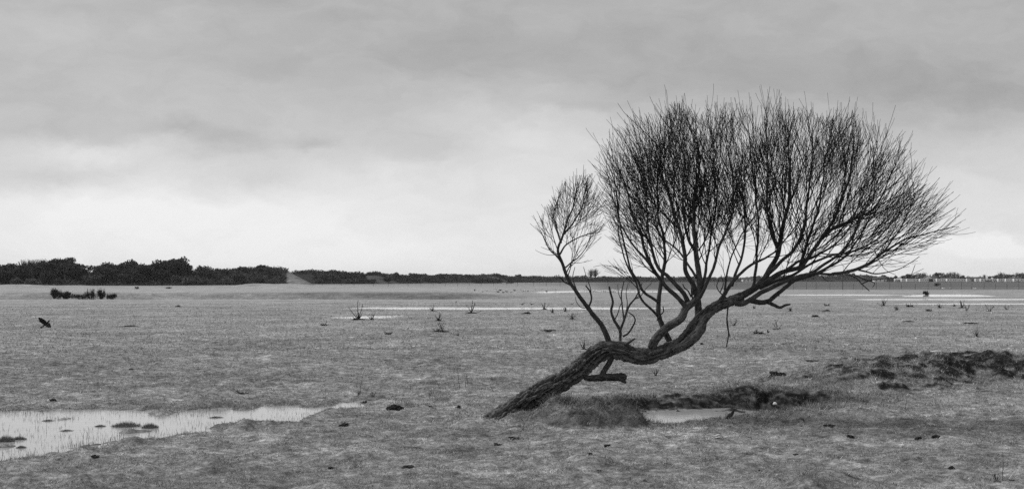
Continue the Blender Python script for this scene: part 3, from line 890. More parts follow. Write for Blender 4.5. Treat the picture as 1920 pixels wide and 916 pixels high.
def grow(p, d, r, maxlen, lvl, lobe, over, tb, rt):
    """one shoot as a bending polyline; its side shoots join the queue of the next order"""
    global TWL
    over = max(over, -4 if lobe else (-7 if rnd.random() > 0.06 else -24))
    if not lobe and topx(p)[0] > 1560: over += 5
    pts = [p.copy()]; dirs = [d.copy()]
    L = 0.0
    drift = Vector((rnd.gauss(0, .07), rnd.gauss(0, .05), rnd.gauss(0, .04)))
    kf = [0.08, 0.09, 0.085, 0.08, 0.08][lvl]
    spr = 0.0
    while L < maxlen:
        px, py = topx(p)
        e = env(px, py, lobe)
        if e < over and not (py > 500 and d.z > 0): break
        if lobe and e < -14: break
        if lobe and px > 1131 and rnd.random() < 0.5: break
        if lvl >= 1 and L > 0.12 and need(px, py, lobe) < -0.25 and rnd.random() < 0.25: break
        f = field(px, py, lobe)
        f.y = 0.16 * (p.y - TD)
        if abs(p.y - TD) > 0.85: f.y -= 0.6 * math.copysign(1, p.y - TD)
        d = (d + f * kf + drift * 0.35 + Vector((rnd.gauss(0, .06), rnd.gauss(0, .06), rnd.gauss(0, .05)))).normalized()
        p = p + d * STEP
        L += STEP
        pts.append(p.copy()); dirs.append(d.copy())
    nk = len(pts)
    px, py = topx(p)
    if lvl <= 2 and nk > 3 and env(px, py, lobe) < 26 and rnd.random() < (0.30 if lobe else 0.40):
        for k in range(rnd.choice([1, 1, 2, 2, 3, 3, 4, 6]) if not lobe else rnd.choice([1, 1, 2, 3])):      # bare whip reaching out of the crown
            d = (d + field(px, py, lobe) * 0.12 + Vector((rnd.gauss(0, .04), rnd.gauss(0, .04), rnd.gauss(0, .03)))).normalized()
            p = p + d * STEP; pts.append(p.copy()); dirs.append(d.copy())
    n = len(pts)
    if n < 3: return
    rad = [r + (rt - r) * (i / (n - 1)) ** 0.8 for i in range(n)]
    for i in range(n - 1):
        px, py = topx(pts[i]); qx, qy = topx(pts[i + 1])
        a, b = cell(px, py); COV[a, b] += math.hypot(qx - px, qy - py) * 2 * rad[i] / PXM / (CELL * CELL)
    tb.add([tuple(q_) for q_ in pts], rad, 5 if lvl == 0 else (4 if r > 0.0032 else 3), False)
    TWL += L
    if lvl >= 4: return
    gap = 0.055 if lvl == 0 else 0.062
    s = gap * (0.6 + rnd.random()); ac = 0
    for i in range(1, min(n - 2, nk)):
        ac += STEP
        if ac < s: continue
        ac = 0; s = gap * (0.5 + rnd.random())
        ml = min((L - i * STEP) * (0.45 + 0.7 * rnd.random()) + 0.14, [1.2, 0.60, 0.34, 0.24][lvl] * (0.6 + 0.5 * rnd.random()))
        QUEUE[lvl + 1].append((pts[i].copy(), dirs[i].copy(), max(rt, rad[i] * (0.62 if lvl < 2 else 0.75)), ml, lobe, over + rnd.gauss(2, 7), tb, rt))
BRT = []
for li, (pp, r0, r1, d0, d1, f0, dens) in enumerate(LIMBS):
    lobe = li < 6
    cl = [0.0]
    for a, b in zip(pp[:-1], pp[1:]): cl.append(cl[-1] + math.hypot(b[0] - a[0], b[1] - a[1]))
    pts = []
    for i, (a, b) in enumerate(pp):
        s = cl[i] / cl[-1]
        dd = d0 + (d1 - d0) * s
        jx = rnd.gauss(0, 1.2) if i > 1 else 0
        pts.append((a + jx, b, dd, r0 + (r1 - r0) * s ** 0.75))
    C4 = path4(pts, 0.02)
    # small crooks
    s_ = np.arange(len(C4)) * 0.02
    wig = 0.014 * sstep(0, 0.2, s_)
    C4[:, 0] += wig * n2(s_ * 5 + li * 7.7, s_ * 0 + 1.5); C4[:, 1] += wig * 1.5 * n2(s_ * 4 + li * 3.3, s_ * 0 + 8.5); C4[:, 2] += wig * 0.7 * n2(s_ * 6 + li * 5.1, s_ * 0 + 4.5)
    big = r0 > 4
    br = rough_tube(C4, 'branch', M['bark'] if r0 > 7.5 else M['limb'], None, 40 if big else 14, 0.30 if big else 0.18, 45, 0.22, li, 0.06)
    tree_part(br)
    for q_ in C4[::2]:
        px, py = topx(q_); a, b = cell(px, py); COV[a, b] += 0.04 / PXM * 2 * q_[3] / PXM / (CELL * CELL)
    if dens <= 0: continue
    tb = Tubes(); BRT.append((br, tb))
    P = [Vector(q_[:3]) for q_ in C4]; Rd = C4[:, 3]
    Ltot = 0.02 * (len(P) - 1)
    f0 *= 0.7
    gap = 0.10 if lobe else 0.095
    pos = f0 * Ltot + rnd.random() * gap
    while pos < Ltot:
        i = min(len(P) - 2, int(pos / 0.02))
        d = (P[i + 1] - P[i]).normalized()
        px, py = topx(P[i])
        if rnd.random() < ((0.95 if px < 1300 else 0.7) if py > 500 else 1.0):
            over = rnd.gauss(-2, 7) if lobe else (rnd.gauss(24, 18) if rnd.random() > 0.30 else rnd.gauss(6, 9))
            ml = (0.62 if lobe else 1.0) * (0.25 + 1.3 * rnd.random())
            QUEUE[0].append((P[i], d, max(0.0032, min(Rd[i] * 0.45, 0.0080)), ml, lobe, over, tb, 0.0018))
        pos += gap * (0.5 + rnd.random())
    for k in range(3):
        d = (P[-1] - P[-3]).normalized()
        grow(P[-1], rot_off(d, math.radians(rnd.uniform(4, 22))), Rd[-1] * (0.9 if k == 0 else 0.6), 1.8, 0, lobe, rnd.gauss(4, 12), tb, 0.0018)
NQ = []
for lvl in range(5):
    rnd.shuffle(QUEUE[lvl]); NQ.append(len(QUEUE[lvl]))
    for (p, d, r, ml, lobe, over, tb, rt) in QUEUE[lvl]:
        dd = rot_off(d, math.radians(rnd.uniform(22, 50) if lvl < 1 else rnd.uniform(15, 38)))
        qx, qy = topx(p + dd * 0.15)
        nd = need(qx, qy, lobe)
        if lvl == 0:
            if rnd.random() > nd * 2.5 + 0.35: continue
        elif rnd.random() > nd * 1.1: continue
        grow(p, dd, r, ml, lvl, lobe, over, tb, rt)
for br, tb in BRT:
    tw = tb.build('twigs', M['twig'], None)
    tw['kind'] = 'stuff'
    tw.parent = br
print('TWIGS', round(TWL), NQ)

def small_limb(pts, r0, r1, d0, d1, twigs=0, m='limb', seed=0):
    n = len(pts)
    C4 = path4([(a, b, d0 + (d1 - d0) * i / (n - 1), r0 + (r1 - r0) * i / (n - 1)) for i, (a, b) in enumerate(pts)], 0.015)
    tree_part(rough_tube(C4, 'branch', M[m], None, 12, 0.25, 60, 0.25, seed, 0.15))
for k, a in enumerate([
    # shoot cluster on the trunk
    ([(1162, 648), (1163, 635), (1162, 618), (1151, 599), (1146, 582), (1149, 566), (1145, 550), (1142, 537)], 2.6, 2.2, 0, 0.05),
    ([(1162, 622), (1170, 600), (1179, 574), (1190, 560), (1197, 547), (1204, 530)], 2.4, 0.9, 0, -0.1),
    ([(1170, 600), (1167, 576), (1165, 552), (1170, 526)], 1.8, 0.8, -0.02, 0.1),
    ([(1168, 630), (1178, 624), (1187, 610), (1191, 599), (1186, 590), (1178, 585)], 2.0, 1.0, 0, -0.1),
    ([(1170, 647), (1180, 641), (1191, 634)], 3.6, 1.4, -0.04, -0.1),
    ([(1179, 576), (1184, 566), (1196, 556), (1200, 546)], 1.2, 0.6, 0, 0.1),
    ([(1152, 600), (1158, 588), (1163, 572), (1168, 566)], 1.2, 0.6, 0.0, 0.15),
    ([(1166, 564), (1160, 550), (1158, 532)], 1.0, 0.5, 0.0, 0.1),
    ([(1172, 594), (1176, 570), (1174, 548), (1178, 530)], 1.3, 0.6, 0.05, 0.15),
    ([(1190, 560), (1200, 556), (1212, 540), (1222, 530)], 1.1, 0.5, 0.0, -0.2),
    # dead spurs on the left branch
    ([(1104, 575), (1109, 560), (1106, 546), (1098, 535)], 1.9, 1.3, -0.05, -0.1),
    ([(1109, 562), (1107, 540), (1100, 520), (1094, 500)], 1.2, 0.5, -0.05, -0.1),
    ([(1088, 558), (1080, 540), (1074, 520), (1078, 500)], 1.2, 0.5, -0.08, -0.2),
    ([(1074, 536), (1058, 528), (1050, 520), (1042, 522)], 1.7, 0.7, -0.08, -0.15),
    ([(1102, 577), (1090, 576), (1081, 566), (1079, 556)], 0.9, 0.4, -0.05, -0.15),
    # stub and crooked end at right
    ([(1440, 566), (1450, 571), (1462, 576), (1472, 572), (1482, 570)], 4.0, 1.8, -0.02, -0.08),
    ([(1450, 556), (1456, 553), (1461, 554)], 1.6, 1.2, 0, -0.08),
    # broken twig hanging down
    ([(1366, 566), (1364, 585), (1363, 605), (1366, 625), (1364, 640), (1362, 650)], 1.7, 1.0, -0.05, -0.08),
    ([(1364, 600), (1366, 618), (1369, 632)], 1.0, 0.8, -0.06, -0.1),
    # low drooping twigs at right
    ([(1586, 514), (1604, 520), (1616, 532), (1630, 545)], 1.5, 0.8, -0.35, -0.45),
    ([(1600, 514), (1622, 524), (1640, 530), (1636, 538)], 1.2, 0.5, -0.35, -0.4),
    ([(1614, 532), (1640, 524), (1690, 520), (1706, 518), (1716, 496)], 1.0, 0.5, -0.4, -0.5),
    ([(1700, 519), (1716, 511), (1732, 503)], 0.6, 0.4, -0.5, -0.55),
    ([(1640, 470), (1652, 495), (1664, 508), (1680, 515)], 0.9, 0.4, -0.2, -0.4),
    ([(1540, 516), (1550, 526), (1562, 527)], 1.0, 0.4, -0.2, -0.3),
    ([(1178, 512), (1150, 500), (1130, 497), (1112, 500)], 0.7, 0.35, 0.1, 0.1),
    ([(1364, 560), (1350, 548), (1344, 536), (1348, 524)], 1.6, 0.7, 0, -0.15),
    ([(1350, 548), (1356, 532), (1352, 515)], 1.3, 0.6, -0.05, -0.2),
    ([(1296, 556), (1290, 545), (1284, 540), (1280, 532)], 1.6, 0.8, -0.06, -0.2),
    ([(1299, 560), (1296, 545), (1298, 532), (1294, 520)], 1.5, 0.6, -0.06, -0.2),
    ([(1232, 600), (1238, 590), (1244, 584), (1243, 574)], 1.4, 0.8, 0.12, 0.05),
]):
    small_limb(*a, seed=40 + k)

# ================================================================== small things on the marsh
def place(px, py):
    """a spot on the ground seen at photo pixel (px, py)"""
    X, Y = g(px, py, 0.035)
    for _ in range(3):
        h = hgt(X, Y); X, Y = g(px, py, h)
    return X, Y, max(hgt(X, Y), -0.005)

def lump(name, r, seed, material, squash=0.6, rough=0.5, link=True, nu=18, nv=11, sx=1.0, base=-0.25):
    """an irregular clod: noisy dome with crumbs"""
    rg = np.random.default_rng(seed)
    U, V_ = np.meshgrid(np.linspace(0, 2 * math.pi, nu, endpoint=False), np.linspace(-0.5, math.pi / 2, nv))
    X, Y, Zz = np.cos(V_) * np.cos(U), np.cos(V_) * np.sin(U), np.sin(V_)
    d = 1 + rough * n3(X * 1.7 + seed * 3.1, Y * 1.7, Zz * 1.7) + rough * 0.7 * n3(X * 4 + seed, Y * 4, Zz * 4)
    P = np.stack([X * d * r * sx, Y * d * r, np.maximum(Zz * d * squash * r, base * r)], -1).reshape(-1, 3)
    i = np.arange(nu * nv).reshape(nv, nu)
    fs = np.stack([i[:-1].ravel(), np.roll(i[:-1], -1, 1).ravel(), np.roll(i[1:], -1, 1).ravel(), i[1:].ravel()], 1)
    return mesh_obj(name, P, [fs], material, smooth=False, link=link)

def clod(px, py, wpx, label, squash=0.55, m='clod', sx=1.0, rough=0.7, name='earth_clod', cat='clod', grp=None, sink=0.0):
    X, Y, h = place(px, py)
    r = wpx / F * Y / 2
    o = lump(name, r, int(px * 7 + py) % 997, M[m], squash, rough, sx=sx)
    o.location = (X, Y + r * 0.6, h - sink)
    return tag(o, label, cat, grp)

CL = 'dark earth clods scattered on the turf'
for px, py, w, lb, sq in [
    (98, 770, 12, 'dark earth clod on the far edge of the flooded grass, near the left border', 0.8),
    (177, 857, 17, 'black rounded clod on the near bank below the flooded grass', 0.6),
    (933, 832, 14, 'dark clod on the turf just below and right of the trunk foot', 0.6),
    (963, 823, 22, 'flat dark clod right of the one below the trunk foot', 0.25),
    (859, 764, 9, 'small square dark clod left of the trunk foot', 0.8),
    (807, 762, 7, 'tiny dark clod midway between the molehill and the trunk', 0.5),
    (1595, 823, 13, 'dark crumbly clod on the right foreground turf, straight below the white ball', 0.6),
    (1723, 824, 12, 'left clod of the pair on the right foreground turf', 0.6),
    (1755, 820, 14, 'right clod of the pair on the right foreground turf', 0.55),
    (1785, 879, 11, 'dark pointed clod near the bottom right corner with dry grass around it', 1.0),
    (1106, 861, 12, 'dark clod below the middle, with straw around it', 0.7),
    (1123, 871, 9, 'small dark clod just lower right of the straw-ringed clod', 0.5),
    (1493, 852, 10, 'small flat dark clod in the lower right turf', 0.5),
    (1425, 868, 8, 'small dull clod left of and below the flat one in the lower right turf', 0.5),
    (1209, 902, 9, 'dark clod at the bottom edge, below the pool', 0.5),
    (1557, 797, 20, 'low brown clod on the turf right of the pool', 0.3),
    (1460, 712, 30, 'broad clump of broken dark soil left of the eroded bank', 0.5),
    (1316, 645, 7, 'tiny dark clod behind the sagging trunk, right side', 0.6),
    (245, 692, 10, 'small dark clod alone on the left middle field', 0.6),
    (1255, 716, 8, 'small clod behind the pool, right of the dead stub', 0.6),
    (620, 878, 13, 'dark scrap of earth on the left foreground turf', 0.5),
    (765, 876, 26, 'low dark earth patch near the bottom, left of the middle', 0.25),
    (1550, 583, 14, 'flat dark clod on the far field right of the pointed mound', 0.3),
    (1822, 606, 26, 'flat dark streak of earth on the far right field', 0.16),
    (1704, 603, 22, 'thin dark streak of earth on the right field', 0.14),
    (240, 612, 28, 'flat dark streak of earth on the far left field right of the bird', 0.13),
    (160, 626, 16, 'thin dark streak of earth right below the flying bird', 0.13),
    (1030, 620, 26, 'low dark streak of turf left of the thin side branch', 0.15),
    (988, 588, 16, 'low dark clod in front of the long water strip', 0.35),
    (683, 756, 12, 'dark clod at the pointed right end of the flooded grass', 0.6),
    (1525, 676, 26, 'thin dark scrape of soil behind the left end of the eroded bank', 0.13),
    (333, 575, 9, 'dark clod on the far left field before the ditch', 0.5),
    ]:
    clod(px, py, w, lb, sq, grp=CL)

def molehill(px, py, w, label, stub=False):
    X, Y, h = place(px, py)
    r = w / F * Y / 2
    e = empty('molehill', (X, Y + r, h)); tag(e, label, 'molehill', 'molehills on the turf')
    o = lump('heap', r, int(px), M['soil'], 0.5, 0.45, nu=30, nv=16); o.parent = e
    V = Tubes(); rg = np.random.default_rng(int(px))
    parts = []
    for i in range(16):
        a = rg.random() * 6.28; k = r * (0.3 + 0.8 * rg.random())
        p = np.array([math.cos(a) * k, math.sin(a) * k, max(0, r * 0.5 * (1 - (k / r) ** 2))])
        q_ = rg.normal(0, 1, 3) * r * 0.12
        V.add([p, p + q_], [r * 0.09, r * 0.06], 5)
    V.build('crumbs', M['clod'], e)['kind'] = 'stuff'
    if stub:
        S = Tubes(); S.add([(0, 0, 0), (0.003, 0, r * 0.9)], [r * 0.16, r * 0.12], 7); S.build('stub', M['clod'], e)
    return e
molehill(737, 772, 32, 'black crumbly molehill between the flooded grass and the trunk foot')
molehill(645, 797, 18, 'small molehill with an upright stub on the near bank of the flooded grass', True)
molehill(1530, 594, 14, 'pointed dark molehill on the far field below the crooked end of the branch')

# pale scraps
def feather(px, py, wpx, label, ang, m='straw'):
    X, Y, h = place(px, py); L_ = wpx / F * Y
    n = 12
    s = np.linspace(-0.5, 0.5, n)
    wv = 0.16 * np.sqrt(np.clip(1 - (2 * s) ** 2, 0, 1)) + 0.015
    top = 0.10 * np.cos(s * math.pi) + 0.06 * np.sin(s * 9)
    V = []
    for i in range(n):
        for sg, dz in ((-1, 0.0), (0, 0.05), (1, 0.0), (0, -0.03)):
            V.append((s[i] * L_, sg * wv[i] * L_, (top[i] + dz) * L_))
    i = np.arange(n * 4).reshape(n, 4)
    fs = np.stack([i[:-1].ravel(), np.roll(i[:-1], -1, 1).ravel(), np.roll(i[1:], -1, 1).ravel(), i[1:].ravel()], 1)
    o = mesh_obj('feather', V, [fs, i[[0]], i[[-1]][:, ::-1]], M[m], smooth=True)
    o.location = (X, Y + 0.03, h + 0.02); o.rotation_euler = (0.3, 0, ang)
    return tag(o, label, 'feather')
feather(1345, 822, 26, 'large pale curled feather on the turf below the pool', 0.1, 'straw')
feather(1060, 828, 18, 'pale thin feather on the turf right of the trunk foot', -0.3, 'straw')
feather(930, 768, 12, 'small pale feather on the turf behind the trunk foot', 0.1, 'straw')
X, Y, h = place(1759, 663)
T_ = Tubes(); T_.add([(-0.17, 0, 0.03), (-0.05, 0.01, 0.045), (0.06, 0, 0.045), (0.16, 0.02, 0.03)], [0.014, 0.018, 0.017, 0.010], 8)
o = T_.build('stick', M['white']); o.location = (X, Y, h + 0.01); tag(o, 'short bleached white stick lying behind the eroded bank', 'stick')
X, Y, h = place(1453, 757)
o = lump('puffball', 0.026, 5, M['white'], 1.0, 0.12, nu=20, nv=14); o.location = (X, Y, h + 0.015); tag(o, 'round white puffball on the dark soil bank above the pool', 'mushroom')
# dark rotten stump leaning out of the pool
X, Y, h = place(1366, 785)
C4 = catmull(np.array([(0, 0, -0.02, 0.026), (0.03, 0, 0.03, 0.028), (0.06, 0.01, 0.06, 0.02), (0.085, 0.01, 0.105, 0.009)]), 0.008)
o = rough_tube(C4, 'snag', M['clod'], None, 18, 0.4, 60, 0.3, 8); o.location = (X - 0.02, Y, max(h, PIT_Z)); tag(o, 'dark rotten snag leaning at the right end of the pool', 'snag')
# sticks lying
def stick(px, py, wpx, label, ang, r=0.006, m='clod', rise=0.01):
    X, Y, h = place(px, py); L_ = wpx / F * Y / 2
    T_ = Tubes(); T_.add([(-L_, 0, 0), (-L_ * .3, 0.01, rise * 0.5), (L_ * .4, -0.005, rise), (L_, 0.01, rise * 1.3)], [r, r * 1.1, r, r * 0.6], 7)
    o = T_.build('stick', M[m]); o.location = (X, Y, h + r); o.rotation_euler = (0, 0, ang)
    return tag(o, label, 'stick')
stick(1138, 838, 12, 'short dark stick lying on the turf below the grassy mound', -0.5, 0.012)
stick(1470, 645, 10, 'tiny dark stick on the field behind the tree', 0.2, 0.01)

# ------------------------------------------------------------------ weeds
def weed(px, py, hpx, label, kind, seed, m='stem_dark', grp='dead weeds standing on the marsh'):
    X, Y, h = place(px, py)
    H = hpx / F * Y
    rg = random.Random(seed)
    e = empty('weed', (X, Y, h)); tag(e, label, 'weed', grp)
    px_m = Y / F
    def stem(ang, az, L_, r, bend=0.3, br=0, nm='stem', br_len=0.3, bang=35):
        T_ = Tubes(); pts = []; n = 8
        dx, dy = math.sin(ang) * math.cos(az), math.sin(ang) * math.sin(az)
        p = Vector((rg.gauss(0, r), rg.gauss(0, r), -0.01)); d = Vector((dx, dy, math.cos(ang)))
        st = L_ / n
        for i in range(n + 1):
            pts.append(p.copy()); d = (d + Vector((dx * bend * 0.3 + rg.gauss(0, .06), rg.gauss(0, .06), 0.05))).normalized(); p = p + d * st
        T_.add([tuple(q_) for q_ in pts], [r * (1 - 0.55 * i / n) for i in range(n + 1)], 5)
        for k in range(br):
            i = rg.randrange(2, n); b = pts[i]
            a2 = rg.random() * 6.28; t2 = math.radians(bang) * (0.6 + rg.random() * 0.8)
            bd = Vector((math.sin(t2) * math.cos(a2), math.sin(t2) * math.sin(a2), math.cos(t2)))
            l2 = L_ * br_len * (0.5 + rg.random())
            T_.add([tuple(b), tuple(b + bd * l2 * .5), tuple(b + bd * l2 + Vector((0, 0, l2 * .1)))], [r * .6, r * .5, r * .3], 4)
        T_.build(nm, M[m], e)
    r = max(0.0022, 0.42 * px_m)
    if kind == 'single':
        stem(rg.uniform(0, .08), rg.random() * 6.28, H, r * 1.15, 0.1, 2, br_len=0.1)
    elif kind == 'lean':
        stem(0.62, math.pi, H * 1.25, r, 0.1, 2, br_len=0.12)
    elif kind == 'spiky':
        for a, l in ((-0.75, .8), (-0.06, 1.0), (0.33, .85), (0.9, .3), (-1.1, .35), (0.1, .4), (0.6, .45), (-.4, .4)):
            stem(abs(a), 0 if a > 0 else math.pi, H * l, r * 2.2, 0.05)
    elif kind == 'twiggy':
        for k in range(4):
            stem(rg.uniform(.2, .9), rg.choice([0, math.pi]) + rg.gauss(0, .5), H * rg.uniform(.6, 1.0), r, 0.2, 4, br_len=0.35)
    elif kind == 'clump':
        for k in range(11):
            stem(abs(rg.gauss(0, .5)), rg.random() * 6.28, H * rg.uniform(.5, 1.05), r * 1.15, 0.2, 1, br_len=0.2)
    elif kind == 'low':
        for k in range(12):
            stem(rg.uniform(.9, 1.4), rg.random() * 6.28, H * rg.uniform(.7, 1.6), r * 1.2, 0.2, 2, br_len=0.25)
    if kind in ('spiky', 'clump', 'low', 'twiggy'):
        o = lump('root_tuft', H * (0.22 if kind != 'low' else 0.6), seed, M['soil'], 0.35, 0.8, sx=1.6); o.parent = e
    return e

WEEDS = [
    (676, 737, 43, 'tall stiff dead stalk right of the flooded grass', 'single'),
    (670, 741, 12, 'small bent weed at the foot of the tall stalk, left side', 'twiggy'),
    (700, 741, 12, 'small bent weed right of the tall stalk', 'twiggy'),
    (862, 730, 44, 'tallest upright dead stem on the turf left of the trunk', 'single'),
    (873, 721, 26, 'shorter of the two thin stems behind the tallest one', 'single'),
    (877, 720, 23, 'faint right-hand stem behind the tallest one', 'single'),
    (768, 731, 22, 'faint thin stem midway between the two tall stalks', 'single'),
    (827, 729, 24, 'stem leaning far to the left, near the tallest stem', 'lean'),
    (926, 734, 16, 'low arching weed left of the leaning trunk', 'lean'),
    (807, 741, 14, 'small upright weed below the leaning stem', 'twiggy'),
    (455, 738, 16, 'broad low heap of dark broken weed stems above the flooded grass', 'low'),
    (672, 599, 38, 'large spiky weed with three stiff spears before the water strip', 'spiky'),
    (697, 599, 14, 'small bushy weed right of the large spiky one', 'clump'),
    (812, 583, 14, 'small forked weed standing before the long water strip', 'clump'),
    (884, 587, 24, 'dense dark weed in front of the long water strip', 'clump'),
    (823, 601, 18, 'small weed with a leaning spear below the long water strip', 'spiky'),
    (832, 622, 26, 'thin upright weed with a seed head on the middle field', 'twiggy'),
    (820, 621, 8, 'low brown weed left of the one with a seed head', 'low'),
    (1021, 580, 15, 'forked weed crossing the right end of the long water strip', 'clump'),
    (1036, 586, 10, 'squat dark weed left of the low mound', 'clump'),
    (1060, 584, 12, 'squat weed right of the low mound', 'clump'),
    (1073, 598, 14, 'short dark stubby weed left of the leftmost branch', 'clump'),
    (608, 610, 8, 'low ragged weed left of the small water strip', 'low'),
    (728, 626, 7, 'low ragged weed on the middle field', 'low'),
    (855, 629, 6, 'flat weed near the one with a seed head', 'low'),
    (1028, 622, 6, 'flat ragged weed left of the leaning side branch', 'low'),
    (1095, 655, 22, 'curved dry weed just left of the bend of the trunk', 'clump'),
    (1230, 704, 20, 'short dry seed head right of the dead stub', 'clump'),
    (1482, 583, 10, 'small weed under the crooked branch end', 'clump'),
    (1458, 617, 22, 'twiggy spreading weed below the crooked branch end', 'twiggy'),
    (1422, 625, 11, 'dark low weed left of the twiggy spreading one', 'low'),
    (1440, 624, 8, 'pale low weed between the dark low one and the twiggy one', 'clump'),
    (1657, 573, 16, 'round tuft of stems left of the right-hand water strips', 'clump'),
    (1681, 581, 10, 'small dark weed right of the round tuft', 'clump'),
    (1706, 575, 7, 'flat wide weed at the left end of the nearest right strip', 'low'),
    (1762, 577, 11, 'dark ragged weed in front of the nearest right strip', 'clump'),
    (1742, 583, 6, 'flat trailing weed left of the ragged one', 'low'),
    (1803, 577, 17, 'tallest forked weed at the nearest right strip', 'clump'),
    (1812, 581, 12, 'leaning weed beside the tallest forked one', 'twiggy'),
    (1789, 574, 6, 'tiny dark weed left of the tallest forked one', 'clump'),
    (1855, 583, 14, 'open twiggy weed near the right border', 'twiggy'),
    (1888, 580, 9, 'small weed at the right border below the water strip', 'twiggy'),
    (1831, 631, 16, 'dry tuft of weed on the right middle field', 'clump'),
    (1414, 578, 7, 'small weed behind the crooked branch end', 'clump'),
    (1550, 573, 5, 'tiny flat weed on the right far field', 'low'),
    (1697, 770, 22, 'thin curved dark stem on the right turf', 'single'),
    (1683, 750, 9, 'short dark stem beside the thin curved one', 'single'),
    (1880, 901, 58, 'tallest stem of the bottom right corner', 'single'),
    (1868, 903, 22, 'bundle of short dark stems in the bottom right corner', 'clump'),
    (1250, 871, 18, 'short dark stem on the turf near the bottom middle', 'single'),
    (1664, 812, 8, 'tiny dark stem right of the crumbly clod', 'single'),
    (1375, 610, 16, 'forked bare weed behind the hanging broken twig', 'twiggy'),
]
for k, (px, py, hp, lb, kd) in enumerate(WEEDS):
    weed(px, py, hp, lb, kd, 100 + k)
for k, (px, py, hp, lb, kd) in enumerate([
    (1401, 821, 18, 'dead straw-coloured weed below the pool', 'twiggy'), (1696, 832, 14, 'pale straw stems on the right foreground turf', 'single'),
    (1445, 800, 14, 'pale straw tuft right of the pool, left one', 'clump'), (1503, 803, 12, 'pale straw tuft right of the pool, right one', 'clump'),
    (1720, 815, 14, 'pale bent straw stem behind the pair of clods', 'lean'), (1672, 900, 18, 'pale leaning straw stem at the bottom right', 'lean'),
    (1048, 866, 10, 'bright straw stem near the bottom middle', 'single'), (600, 842, 8, 'bright dry straw on the left foreground', 'twiggy'),
    (215, 888, 8, 'bright dry straw near the bottom left corner', 'clump'), (1897, 900, 16, 'pale straw tuft in the bottom right corner', 'clump')]):
    weed(px, py, hp, lb, kd, 300 + k, 'straw', 'pale straw on the turf')

# ------------------------------------------------------------------ tussocks at the flood
def tussock(px, py, w, hpx, label, seed, dark=True):
    X, Y, h = place(px, py)
    r = w / F * Y / 2; H = hpx / F * Y
    e = empty('tussock', (X, Y, h)); tag(e, label, 'tussock', 'grass tussocks in the flood water')
    o = lump('root_mass', r * 0.7, seed, M['tuss'], H / r * 0.2, 0.4, sx=1.15); o.parent = e
    rg = np.random.default_rng(seed); n = int(700 + 500 * w / 30)
    a = rg.random(n) * 6.283; k = np.sqrt(rg.random(n))
    x, y = np.cos(a) * k * r * 1.15, np.sin(a) * k * r
    L_ = H * (0.4 + 0.6 * rg.random(n)) * (1.15 - 0.6 * k)
    ln = k * 0.8 * rg.random(n) + 0.1
    d = np.stack([np.cos(a) * np.sin(ln), np.sin(a) * np.sin(ln), np.cos(ln)], 1)
    b0 = np.stack([x, y, np.full(n, -0.005) + H * .15 * (1 - k)], 1)
    f = rg.random(n) * 3.14; w_ = 0.0045
    s = np.stack([np.cos(f) * w_ / 2, np.sin(f) * w_ / 2, np.zeros(n)], 1)
    V = np.stack([b0 - s, b0 + s, b0 + d * L_[:, None]], 1).reshape(-1, 3)
    i = np.arange(n) * 3
    o = mesh_obj('blades', V, [np.stack([i, i + 1, i + 2], 1)], M['tuss']); o.parent = e; o['kind'] = 'stuff'
M['tuss'] = mat('tussock_blade', 0.2, 0.8, 0.2, 0.5, 40)
for k, a in enumerate([(11, 833, 26, 15, 'dark tussock at the left border in the flood water'), (36, 833, 22, 9, 'small tussock right of the dark one at the left border'),
                       (40, 843, 16, 7, 'lowest small tussock in the flood water near the left border'), (237, 806, 46, 12, 'left one of the two joined tussocks in the middle of the flood'),
                       (281, 806, 26, 12, 'right one of the two joined tussocks in the middle of the flood'), (188, 806, 18, 6, 'small low tussock left of the joined pair'),
                       (125, 819, 24, 5, 'flat sparse tussock in the flood left of the middle'), (405, 787, 26, 5, 'thin flat tussock in the right part of the flood'),
                       (90, 794, 20, 5, 'thin tussock at the far side of the flood')]):
    tussock(*a, 500 + k)
# grass tips standing in the shallow flood
rg = np.random.default_rng(77)
V = []; n = 9000
pxs = rg.uniform(-100, 660, n); pys = rg.uniform(760, 872, n)
X = np.array([g(a, b, 0)[0] for a, b in zip(pxs, pys)]); Y = np.array([g(a, b, 0)[1] for a, b in zip(pxs, pys)])
zz = zones(X, Y); hh = height(X, Y, zz)
pat = fbm(X + 3, Y * 1.6, 1.6, 3)
edge = np.exp(-(zz['pin'] / 0.35) ** 2)
ok = (hh < 0.0) & (rg.random(n) < np.clip((pat - 0.12) * 2.2, 0, 0.6) + 0.9 * edge + 0.05)
X, Y = X[ok], Y[ok]; n = len(X)
L_ = 0.02 + 0.045 * rg.random(n) ** 2; a = rg.random(n) * 6.28; ln = rg.random(n) * 0.5
d = np.stack([np.cos(a) * np.sin(ln), np.sin(a) * np.sin(ln), np.cos(ln)], 1)
b0 = np.stack([X, Y, np.full(n, -0.01)], 1); f = rg.random(n) * 3.14; w_ = 0.005
s = np.stack([np.cos(f) * w_ / 2, np.sin(f) * w_ / 2, np.zeros(n)], 1)
V = np.stack([b0 - s, b0 + s, b0 + d * (L_ + .01)[:, None]], 1).reshape(-1, 3); i = np.arange(n) * 3
o = mesh_obj('grass', V, [np.stack([i, i + 1, i + 2], 1)], M['tuss']); tag(o, 'grass tips poking through the flood water', 'grass', kind='stuff')

